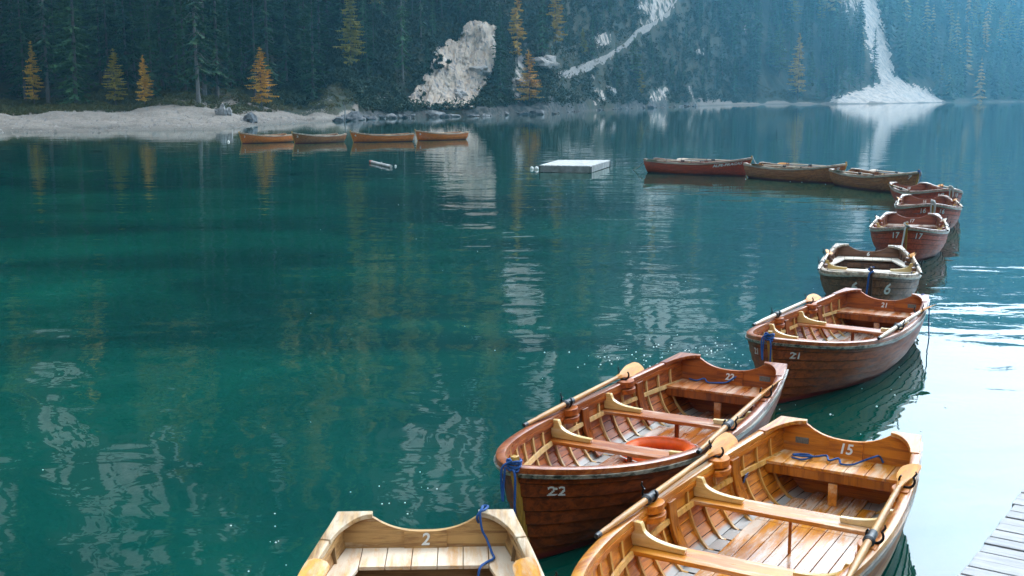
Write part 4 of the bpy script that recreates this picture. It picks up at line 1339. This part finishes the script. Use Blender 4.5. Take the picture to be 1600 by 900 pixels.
def rope(name, pts, rad, mat, label, group=None, n=6):
    # smooth the polyline
    P = [Vector(p) for p in pts]; Q = []
    for i in range(len(P) - 1):
        a, b, c, d = P[max(i - 1, 0)], P[i], P[i + 1], P[min(i + 2, len(P) - 1)]
        for t in np.linspace(0, 1, 6)[:-1]:
            Q.append(.5 * ((2 * b) + (c - a) * t + (2 * a - 5 * b + 4 * c - d) * t * t + (3 * b - a - 3 * c + d) * t ** 3))
    Q.append(P[-1])
    o = MB().tube(Q, rad, n).build(name, M[mat], None, 60)
    tag(o, label, 'rope', group)
    return o
def knot_pts(cx, z0, z1, rx, turns, hang, sg=1):
    """boat-local rope wound round the stem head, ends hanging to the water"""
    pts = [(cx + .07, -.03 * sg, -.08), (cx + .075, -.035 * sg, hang * .4), (cx + .06, -.04 * sg, z0 - .05)]
    n = turns * 8
    rr = random.Random(int(cx * 1000) + turns)
    for i in range(n + 1):
        a = i / 8 * 2 * math.pi
        pts.append((cx + rx * math.cos(a) * rr.uniform(.85, 1.25), rx * math.sin(a) * rr.uniform(.85, 1.3), z0 + (z1 - z0) * i / n + rr.uniform(-.01, .01)))
    pts += [(cx + .08, .05 * sg, z0 + .02), (cx + .09, .045 * sg, z0 - .14), (cx + .1, .03 * sg, z0 - .2), (cx + .075, .04 * sg, z0 - .1), (cx + .07, .03 * sg, z0 + .03)]
    return pts

BOATS = {}
RIBX = [x for x in np.arange(-2.02, 1.95, .235)]
def make_boat(key, xy, heading, pal, number, label, detail=2, seat='straight', bow_numbers='both', roll=0.0, plate=None, oars=None, num_size=.105, iron=False, bowtext=None, trim=0.0):
    hd = R(heading)
    c, s = math.cos(hd), math.sin(hd)
    ctr = (xy[0] + c * LB / 2, xy[1] + s * LB / 2)
    root = empty('rowing_boat', (ctr[0], ctr[1], 0), hd)
    root.rotation_euler = (roll, trim, hd)
    tag(root, label, 'rowing boat', 'wooden rowing boats moored on the lake')
    p = PAL[pal]
    BV = .004 if detail >= 2 else 0
    part(root, 'hull', 'hull', [p['out'], p['in'], M['seam']], 30, 0, hull_mb).data.polygons
    for sg in (1, -1):
        part(root, ('gun', sg), 'gunwale', p['gun'], 40, 0, gunwale_mb(sg))
        part(root, ('rub', sg), 'rubbing_strake', p['rub'], 40, 0, rub_mb(sg))
        part(root, ('qk', sg), 'quarter_knee', p['gun'], 30, BV, qknee_mb(sg))
    part(root, 'transom', 'transom', p['transom'], 30, 0, transom_mb)
    blk = part(root, 'block', 'number_block', p['block'], 30, 0, block_mb)
    part(root, 'stem', 'stem_post', p['stem'], 30, BV, stem_mb)
    part(root, ('ss', seat), 'stern_seat', p['seat'], 30, BV * .6, sternseat_mb(seat == 'u'))
    part(root, 'beam', 'seat_beam', p['dark'], 30, BV, beam_mb)
    part(root, 'floor', 'floorboards', p['floor'], 30, BV * .5, floor_mb)
    part(root, 'bowseat', 'bow_seat', p['cross'], 30, BV, bowseat_mb)
    for x in (.32, -.76):
        th = part(root, ('thw', x), 'thwart', p['cross'], 30, BV, thwart_mb(x))
        if detail >= 1:
            for sg in (1, -1): part(root, ('tk', x, sg), 'thwart_knee', M['knee'], 30, BV, tknee_mb(x, sg))
            if iron: part(root, ('ip', x), 'thwart_post', p['dark'], 40, 0, ironpost_mb(x, SEAT_Z - .01))
            else: part(root, ('tp', x), 'thwart_post', p['dark'], 30, BV, post_mb(x, SEAT_Z - .01))
    if detail >= 1:
        part(root, 'seatpost', 'seat_post', p['seat'], 30, BV, lambda: MB().box((-1.88, 0, .125), (.03, .07, .18)))
        for sg in (1, -1):
            part(root, ('str', sg), 'stringer', p['rib'], 40, 0, stringer_mb(sg))
            part(root, ('inw', sg), 'inwale', p['in'], 40, 0, inwale_mb(sg))
            for x in (-.29, -1.37): part(root, ('sb', x, sg), 'side_board', p['dark'], 30, BV, sideboard_mb(x, sg))
            for x in RIBX: part(root, ('rib', float(x), sg), 'rib', p['rib'], 40, 0, rib_mb(float(x), sg))
            for x in (0.0, -1.14):
                pd = part(root, ('pad', x, sg), 'rowlock_pad', p['in'], 30, BV, pad_mb(x, sg))
                part(root, ('rl', x, sg), 'rowlock', M['iron'], 50, 0, rowlock_mb(x, sg))
    for sg in (1, -1):
        if bowtext and sg == bowtext[1]:
            number_bow(root, bowtext[0], bowtext[2], sg, 1.5, .86, M['white_paint'])
        elif bow_numbers == 'both' or bow_numbers == sg:
            number_bow(root, number, num_size, sg, *((2.10, .80) if num_size > .18 else (2.13, .86)), M['white_paint'])
    number_transom(blk, number, {'15': .115, '2': .105, '22': .09, '21': .09}.get(number, .1), M['white_paint'])
    if plate:
        z = .42
        MB().box((tx(z) + .04, plate * .36, z), (.006, .11, .05)).build('metal_plate', M['plate'], root, 30, .002)
    BOATS[key] = (ctr, hd)
    return root, ctr, hd

def boat_oars(key, where, sh='oar_wood', bl='oar_blade', sides=(1, -1), dx=(0, 0), dz=0.0, yaw=(0.0, 0.0), roll=(0.5, 0.5), names=None, pitch=0.0):
    ctr, hd = BOATS[key]
    for sg, d, yw, rl in zip((1, -1), dx, yaw, roll):
        if sg not in sides: continue
        y = (float(hb(s_of(-.45))) - .035) * sg
        loc = to_world(ctr, hd, (d, y, .47 + .09 + dz))
        side = names[0 if sg > 0 else 1] if names else ('port' if sg > 0 else 'starboard')
        oar_parts('oar', loc, hd + yw * sg, '%s oar on the %s gunwale of %s' % (('worn pale' if 'pale' in sh else 'varnished'), side, where), M[sh], M[bl], rl * sg, pitch)

make_boat('15', (2.725, 9.16), -120.2, 'honey', '15', 'honey varnished rowing boat numbered 15 nearest to the dock', 2, plate=-1, iron=True)
make_boat('22', (2.24, 11.62), -118.9, 'mahogany', '22', 'dark mahogany rowing boat numbered 22 with an orange ring inside', 2, plate=1)
make_boat('2', (-.555, 7.19), -87.8, 'bleached', '2', 'bleached worn rowing boat numbered 2 cut by the bottom of the frame', 2, seat='u')
make_boat('21', (5.10, 15.73), -122.1, 'chestnut', '21', 'reddish brown rowing boat numbered 21 with white edged gunwale', 2, plate=1)
make_boat('6', (6.38, 20.81), -106.3, 'weathered', '6', 'weathered grey brown rowing boat numbered 6 with a pale u shaped seat', 1, seat='u', num_size=.24)
make_boat('17', (9.11, 26.58), -110.0, 'russet', '17', 'russet red rowing boat numbered 17 seen bow on', 1, num_size=.17)
make_boat('16', (11.1, 31.5), -107.0, 'russet', '16', 'small looking red brown rowing boat behind the one numbered 17', 1, num_size=.16)
make_boat('18', (12.2, 36.1), -95.0, 'russet', '18', 'red brown rowing boat numbered 18 at the turn of the mooring line', 1, num_size=.16)
make_boat('7', (12.1, 43.0), -74.0, 'tawny', '7', 'tawny rowing boat with a blue rope on its bow, numbered 7', 1, num_size=.17)
make_boat('9', (9.62, 46.9), -55.0, 'tawny', '9', 'brown striped rowing boat numbered 9 behind the lettered red one', 1, num_size=.17)
make_boat('alpe', (5.85, 50.0), -34.0, 'russet', '8', 'red brown rowing boat with white lettering along its bow', 1, bow_numbers=0, bowtext=('ALPE-PRAGAS', -1, .15))
for i, (px, py, hd_, nb_, pl_, lb) in enumerate([(-17.0, 81.6, -126, '1', 'amber', 'orange brown rowing boat, leftmost of the row off the far beach'),
                                                 (-13.4, 81.6, -127, '3', 'tawny', 'dull brown rowing boat, second from left off the far beach'),
                                                 (-9.1, 83.0, -151, '4', 'amber', 'longest looking orange brown boat, third from left off the far beach'),
                                                 (-5.2, 86.6, -137, '5', 'amber', 'orange brown rowing boat in front of the pale cliff reflection')]):
    c_, s_ = math.cos(R(hd_)), math.sin(R(hd_))
    make_boat('far%d' % i, (px - c_ * 2.2, py - s_ * 2.2), hd_, pl_, nb_, lb, 0, num_size=.2)

boat_oars('15', 'the honey boat numbered 15', dx=(.03, .03), yaw=(.055, .0), roll=(.15, .7), names=('right', 'left'))
boat_oars('22', 'the dark boat numbered 22', dx=(0, 0), yaw=(.05, .0), roll=(.8, .7), names=('right', 'left'))
boat_oars('2', 'the bleached boat numbered 2', 'oar_pale', 'oar_blade_worn', dx=(.09, .06), roll=(.25, .25), yaw=(.085, .085), names=('right', 'left'))
boat_oars('21', 'the reddish boat numbered 21', 'oar_pale', 'oar_blade', dx=(.0, .0), names=('right', 'left'))
boat_oars('6', 'the weathered boat numbered 6', 'oar_pale', 'oar_blade', dx=(.15, .15), yaw=(.02, .05), names=('right', 'left'))
boat_oars('17', 'the russet boat numbered 17', 'oar_pale', 'oar_pale', dx=(.2, .2), yaw=(.03, .03), names=('right', 'left'))
boat_oars('16', 'the red boat behind number 17', 'oar_pale', 'oar_blade', dx=(.2, .2), yaw=(.02, .04), names=('right', 'left'))
boat_oars('18', 'the red boat numbered 18', 'oar_pale', 'oar_blade', dx=(.0, .0), names=('right', 'left'))
boat_oars('7', 'the tawny boat with the blue bow rope', 'oar_pale', 'oar_pale', dx=(.0, .0), names=('far', 'near'))
boat_oars('9', 'the striped boat numbered 9', 'oar_pale', 'oar_blade', dx=(.0, .0), names=('far', 'near'))
boat_oars('alpe', 'the lettered red boat', 'oar_pale', 'oar_pale', dx=(.3, -.4), names=('far', 'near'))

# life ring in boat 22
ctr, hd = BOATS['22']
lr = empty('life_ring', to_world(ctr, hd, (-.42, -.03, .10)), hd + .4)
tag(lr, 'orange life ring lying on the floor of boat 22', 'life ring')
lr.rotation_euler = (0.03, .02, hd + .4)
def torus(Rm, rm, a0, a1, n, m, sc=1.0):
    rings = [[((Rm + rm * sc * math.cos(b)) * math.cos(a), (Rm + rm * sc * math.cos(b)) * math.sin(a), rm * .9 * sc * math.sin(b)) for b in np.linspace(0, 2 * math.pi, m, endpoint=False)] for a in np.linspace(a0, a1, n)]
    return MB().loop(rings, cap=False)
torus(.275, .066, 0, 2 * math.pi, 48, 14).build('ring', M['orange'], lr, 60)
for k in range(4): torus(.275, .0675, k * 1.57 + .6, k * 1.57 + .76, 6, 14, 1.02).build('band', M['orange'], lr, 60)
gr = MB()
gr.tube([((.350 + .02 * math.sin(a * 4 * 1.0) ** 2) * math.cos(a), (.350 + .02 * math.sin(a * 4) ** 2) * math.sin(a), .01) for a in np.linspace(0, 2 * math.pi, 65)], .006, 5)
gr.build('grab_rope', M['white_paint'], lr, 60)

# sticker and tarp inside 15
ctr, hd = BOATS['15']
root15 = [o for o in bpy.data.objects if o.get('label', '').startswith('honey varnished rowing boat')][0]
yy = inner_y(-1.52, .27, -.05)
MB().box((-1.52, -yy, .27), (.075, .004, .075), Matrix.Rotation(R(-14), 3, 'X')).build('sticker', M['blue_label'], root15, 0)

# ropes
for key, lab in (('22', 'blue rope knotted round the bow of boat 22'), ('21', 'blue rope knotted round the bow of boat 21'), ('7', 'blue rope knotted on the bow of boat 7')):
    ctr, hd = BOATS[key]
    pts = [to_world(ctr, hd, q) for q in knot_pts(2.305, .73, .80, .042, 5, .5, -1)]
    rope('mooring_rope', pts, .0085, 'blue_rope', lab, 'ropes of the rowing boats')
ctr, hd = BOATS['6']
rope('mooring_rope', [to_world(ctr, hd, q) for q in [(2.30, .03, .82), (2.27, -.04, .78), (2.34, .02, .76), (2.36, -.03, .72), (2.36, -.05, .5), (2.34, -.08, .2), (2.3, -.09, -.1)]], .014, 'blue_rope', 'blue rope hanging from the bow of boat 6', 'ropes of the rowing boats')
ctr, hd = BOATS['17']
rope('mooring_rope', [to_world(ctr, hd, q) for q in [(2.31, .02, .83), (2.27, -.05, .80), (2.36, 0, .77), (2.27, .05, .75), (2.36, -.02, .72), (2.42, -.05, .5), (2.6, -.09, .2), (2.72, -.11, -.05)]], .016, 'white_rope', 'pale rope running from the bow of boat 17 into the water', 'ropes of the rowing boats')
for key, lab in (('16', 'pale rope knotted on the bow of the boat behind 17'), ('18', 'pale rope knotted on the bow of boat 18')):
    ctr, hd = BOATS[key]
    rope('mooring_rope', [to_world(ctr, hd, q) for q in knot_pts(2.31, .72, .82, .04, 4, .45)], .017, 'white_rope', lab, 'ropes of the rowing boats')
# lettered boat: line to the next boat and line from the stern into the water
ctrA, hdA = BOATS['alpe']; ctrB, hdB = BOATS['9']
a = Vector(to_world(ctrA, hdA, (2.33, 0, .8))); b = Vector(to_world(ctrB, hdB, (-2.3, .4, .56)))
rope('mooring_rope', [a + (b - a) * q - Vector((0, 0, .18 * math.sin(q * math.pi))) for q in np.linspace(0, 1, 6)], .018, 'white_rope', 'pale rope from the bow of the lettered boat to the striped boat', 'ropes of the rowing boats')
a = Vector(to_world(ctrA, hdA, (-2.3, -.3, .5))); q_ = unproj(988, 265.5, 0)
rope('mooring_rope', [a, a.lerp(Vector((q_[0], q_[1], -.02)), .5) - Vector((0, 0, .05)), (q_[0], q_[1], -.02)], .018, 'white_rope', 'pale rope from the stern of the lettered boat into the water', 'ropes of the rowing boats')
# coils on the stern seats
zs_ = SEAT_Z + .025
ctr, hd = BOATS['15']
pts = [(-2.0, -.37, zs_), (-1.98, -.28, zs_), (-2.06, -.22, zs_ + .01), (-2.13, -.30, zs_), (-2.08, -.38, zs_), (-2.0, -.33, zs_ + .02), (-2.04, -.2, zs_ + .02), (-2.1, -.12, zs_ + .025), (-2.03, -.08, zs_ + .01), (-2.09, -.02, zs_ + .02),
       (-2.02, .02, zs_), (-2.05, .1, zs_), (-2.11, .16, zs_ + .02), (-2.13, .24, zs_ + .06), (-2.21, .27, zs_ + .05), (-2.22, .3, zs_)]
rope('rope_coil', [to_world(ctr, hd, q) for q in pts], .0085, 'blue_rope', 'blue rope lying in loops on the stern seat of boat 15', 'ropes of the rowing boats')
ctr, hd = BOATS['22']
pts = [(-2.2, -.42, zs_), (-2.16, -.33, zs_), (-2.2, -.26, zs_ + .02), (-2.14, -.2, zs_), (-2.17, -.1, zs_), (-2.2, -.02, zs_ + .01), (-2.22, .05, zs_ + .06), (-2.255, .1, zs_ + .1)]
rope('rope_coil', [to_world(ctr, hd, q) for q in pts], .0085, 'blue_rope', 'blue rope lying on the stern seat of boat 22', 'ropes of the rowing boats')
ctr, hd = BOATS['2']
zt = .595; zs_ = SEAT_Z + .062
pts = [(-2.27, .34, zt - .09), (-2.22, .33, zt - .03), (-2.25, .36, zt + .012), (-2.31, .37, zt + .01), (-2.3, .40, zt + .012), (-2.23, .38, zt + .014), (-2.21, .35, zt), (-2.19, .36, zt - .1), (-2.17, .39, zs_ + .06), (-2.1, .42, zs_), (-2.0, .43, zs_), (-1.93, .38, zs_), (-1.86, .34, zs_ - .01), (-1.84, .33, zs_ - .12), (-1.84, .33, .05)]
rope('rope_coil', [to_world(ctr, hd, q) for q in pts], .0085, 'blue_rope', 'blue rope hanging from the transom corner over the seat of boat 2', 'ropes of the rowing boats')
ctr, hd = BOATS['21']
pts = [(-2.25, .47, .585), (-2.31, .5, .58), (-2.33, .56, .5), (-2.33, .57, .2), (-2.3, .6, -.1)]
rope('mooring_rope', [to_world(ctr, hd, q) for q in pts], .0085, 'blue_rope', 'blue rope hanging from the stern corner of boat 21 into the water', 'ropes of the rowing boats')

# ------------------------------------------------------------------ raft, floats, dock, bubbles
M['grey_plank'] = wood('weathered_plank', (0.27, 0.265, 0.265), (0.15, 0.15, 0.155), (0.38, 0.375, 0.375), 0.5, (0.4, 0.7), axis=0, grain=18, coat=0.0)
M['raft_white'] = plain('raft_white_boards', (0.56, 0.57, 0.56), 0.6, 0.5, 3)
M['raft_side'] = plain('raft_grimy_boards', (0.34, 0.36, 0.36), 0.7, 0.6, 3)
M['float_black'] = plain('raft_dark_fitting', (0.03, 0.035, 0.04), 0.6, 0.3, 6)
c1 = unproj(842, 258.3, .3); c2 = unproj(923, 259.5, .3); c3 = unproj(954, 250.2, .3); c4 = unproj(872, 250, .3)
cen = (c1 + c2 + c3 + c4) / 4
raft = empty('swimming_raft', (cen[0], cen[1], 0)); tag(raft, 'white square swimming raft floating in the middle of the lake', 'raft')
def rp(a, b):  # a along front 0..1, b depth 0..1 -> local
    p = (c1 * (1 - a) + c2 * a) * (1 - b) + (c4 * (1 - a) + c3 * a) * b
    return p - cen
mb = MB()
for i in range(9):
    a0, a1 = i / 9 + .009, (i + 1) / 9 - .009
    q = [rp(a0, 0), rp(a1, 0), rp(a1, 1), rp(a0, 1)]
    mb.prism([tuple(x) for x in q], lambda a, b, h: (a, b, h), .27, .305)
mb.build('deck', M['raft_white'], raft, 0)
for (a, b) in (((0, 0), (1, 0)), ((1, 0), (1, 1)), ((1, 1), (0, 1)), ((0, 1), (0, 0))):
    p, q = rp(*a), rp(*b); d = (q - p) / np.linalg.norm(q - p); n = np.array([d[1], -d[0]])
    MB().prism([tuple(p - n * .05 + d * .06), tuple(q - n * .05 - d * .06), tuple(q + n * .0 - d * .06), tuple(p + n * .0 + d * .06)], lambda a, b, h: (a, b, h), .02, .262).build('side_board', M['raft_side'], raft, 0)
for a, b in ((0, 0), (1, 0), (1, 1), (0, 1)):
    p = rp(.03 + .94 * a, .03 + .94 * b); MB().box((p[0], p[1], .12), (.16, .16, .29)).build('corner_post', M['float_black'], raft, 0, .01)
def buoy(u, v, rr, label, mat='white_paint'):
    p = unproj(u, v, 0.05)
    mb = MB(); mb.tube([(0, 0, -.1), (0, 0, -.06), (0, 0, .0), (0, 0, rr * .6), (0, 0, rr * .9), (0, 0, rr * 1.15), (0, 0, rr * 1.2)], [rr * .4, rr * .8, rr, rr * .9, rr * .6, rr * .25, rr * .1], 12)
    o = mb.build('buoy', M[mat], None, 60, loc=(p[0], p[1], 0.02)); tag(o, label, 'buoy')
buoy(831, 262.5, .085, 'small white buoy farther from the raft corner'); buoy(838.5, 263, .10, 'small white buoy touching the raft corner')
buoy(618, 258.5, .05, 'tiny pale buoy at the end of the floating pole'); buoy(357, 221, .09, 'small white buoy left of the leftmost far boat')
pa = unproj(579, 252, .08); pb = unproj(611, 259.5, .08)
fp = empty('floating_pole', ((pa + pb)[0] / 2, (pa + pb)[1] / 2, 0), math.atan2(*(pb - pa)[::-1])); tag(fp, 'pale floating pole lying on the water near the far boats', 'pole')
L2 = float(np.linalg.norm(pb - pa)) / 2
MB().tube([(-L2, 0, .05), (-L2 * .9, 0, .06), (0, 0, .05), (L2, 0, .06)], [.05, .07, .075, .07], 10).build('pole', M['raft_white'], fp, 50)
MB().tube([(.2, 0, .08), (.2, 0, .17)], [.05, .03], 8).build('peg', M['raft_white'], fp, 50)
MB().tube([(-L2 * 1.02, 0, .06), (-L2 * .86, 0, .065)], [.074, .078], 10).build('red_band', plain('faded_red', (.5, .14, .1)), fp, 50)

# dock at the lower right: planks across, dark edge beam, posts
e0 = np.array([3.639, 7.982]); e1 = np.array([2.629, 6.511]); ed = (e0 - e1) / np.linalg.norm(e0 - e1); en = np.array([ed[1], -ed[0]])
org = e0 + ed * 4.5
ang = math.atan2(en[1], en[0])
dock = empty('dock', (org[0], org[1], 0), ang); tag(dock, 'grey weathered plank dock at the lower right corner', 'dock')
# local: +x = across the dock away from the water, +y = ed ... planks run along x
mb = MB(); pw_ = .143
ydir = 1 if (math.cos(ang) * ed[1] - math.sin(ang) * ed[0]) > 0 else -1
rr = random.Random(4)
for i in range(78):
    yc = -ydir * (i + .5) * pw_
    x0 = rr.uniform(-.012, .012)
    tl = rr.uniform(-.004, .004)
    M3 = Matrix.Rotation(rr.uniform(-.012, .012), 3, 'X')
    mb.box((x0 + 1.3, yc, .432 + tl), (2.6, pw_ - rr.uniform(.008, .016), .036), M3)
mb.build('deck_planks', M['grey_plank'], dock, 30, .004)
LEN = 78 * pw_
M['dock_beam'] = wood('dock_beam', (0.10, 0.12, 0.13), (0.05, 0.06, 0.07), (0.2, 0.22, 0.23), 0.3, (0.5, 0.8), axis=1, coat=0)
for x in (.07, 1.3, 2.5): MB().box((x, -ydir * LEN / 2, .30), (.12, LEN - .05, .21)).build('edge_beam', M['dock_beam'], dock, 30, .006)
for x in (.16, 2.4):
    for q in np.linspace(.08, .95, 6): MB().tube([(x + .12, -ydir * LEN * q, -1.2), (x + .12, -ydir * LEN * q, .40)], .09, 12).build('post', M['dock_beam'], dock, 40)

# bubbles and specks drifting on the water
cs = []
r = np.random.default_rng(77)
V = []; F_ = []
def speck(x, y, s):
    o = len(V)
    for a in np.linspace(0, 2 * math.pi, 7)[:-1]: V.append((x + s * math.cos(a), y + s * math.sin(a), .0015))
    for a in np.linspace(0, 2 * math.pi, 7)[:-1]: V.append((x + s * .6 * math.cos(a), y + s * .6 * math.sin(a), .0015 + s * .55))
    V.append((x, y, .0015 + s * .8))
    for k in range(6):
        k2 = (k + 1) % 6
        F_.extend([(o + k, o + k2, o + 6 + k2), (o + k, o + 6 + k2, o + 6 + k), (o + 6 + k, o + 6 + k2, o + 12)])
for (u0, v0, su, sv, n, s0) in [(1010, 560, 60, 14, 45, .010), (1110, 548, 50, 12, 45, .010), (1190, 585, 40, 25, 30, .009), (1340, 580, 70, 40, 40, .010), (1470, 470, 70, 30, 30, .010), (620, 780, 40, 25, 8, .007), (430, 820, 70, 50, 10, .008),
                                 (950, 520, 200, 120, 20, .006), (300, 600, 250, 150, 7, .006), (700, 450, 300, 80, 8, .006), (1240, 283, 40, 4, 10, .02), (900, 320, 400, 50, 14, .009)]:
    for _ in range(n):
        p = unproj(r.normal(u0, su), max(r.normal(v0, sv), 230), 0); speck(p[0], p[1], s0 * r.uniform(.5, 1.3))
me = np_mesh('bubbles', np.array(V), np.array(F_), M['white_paint'], smooth=True)
tag(link('bubbles', me), 'tiny white bubbles and specks drifting on the lake', 'bubbles', kind='stuff')
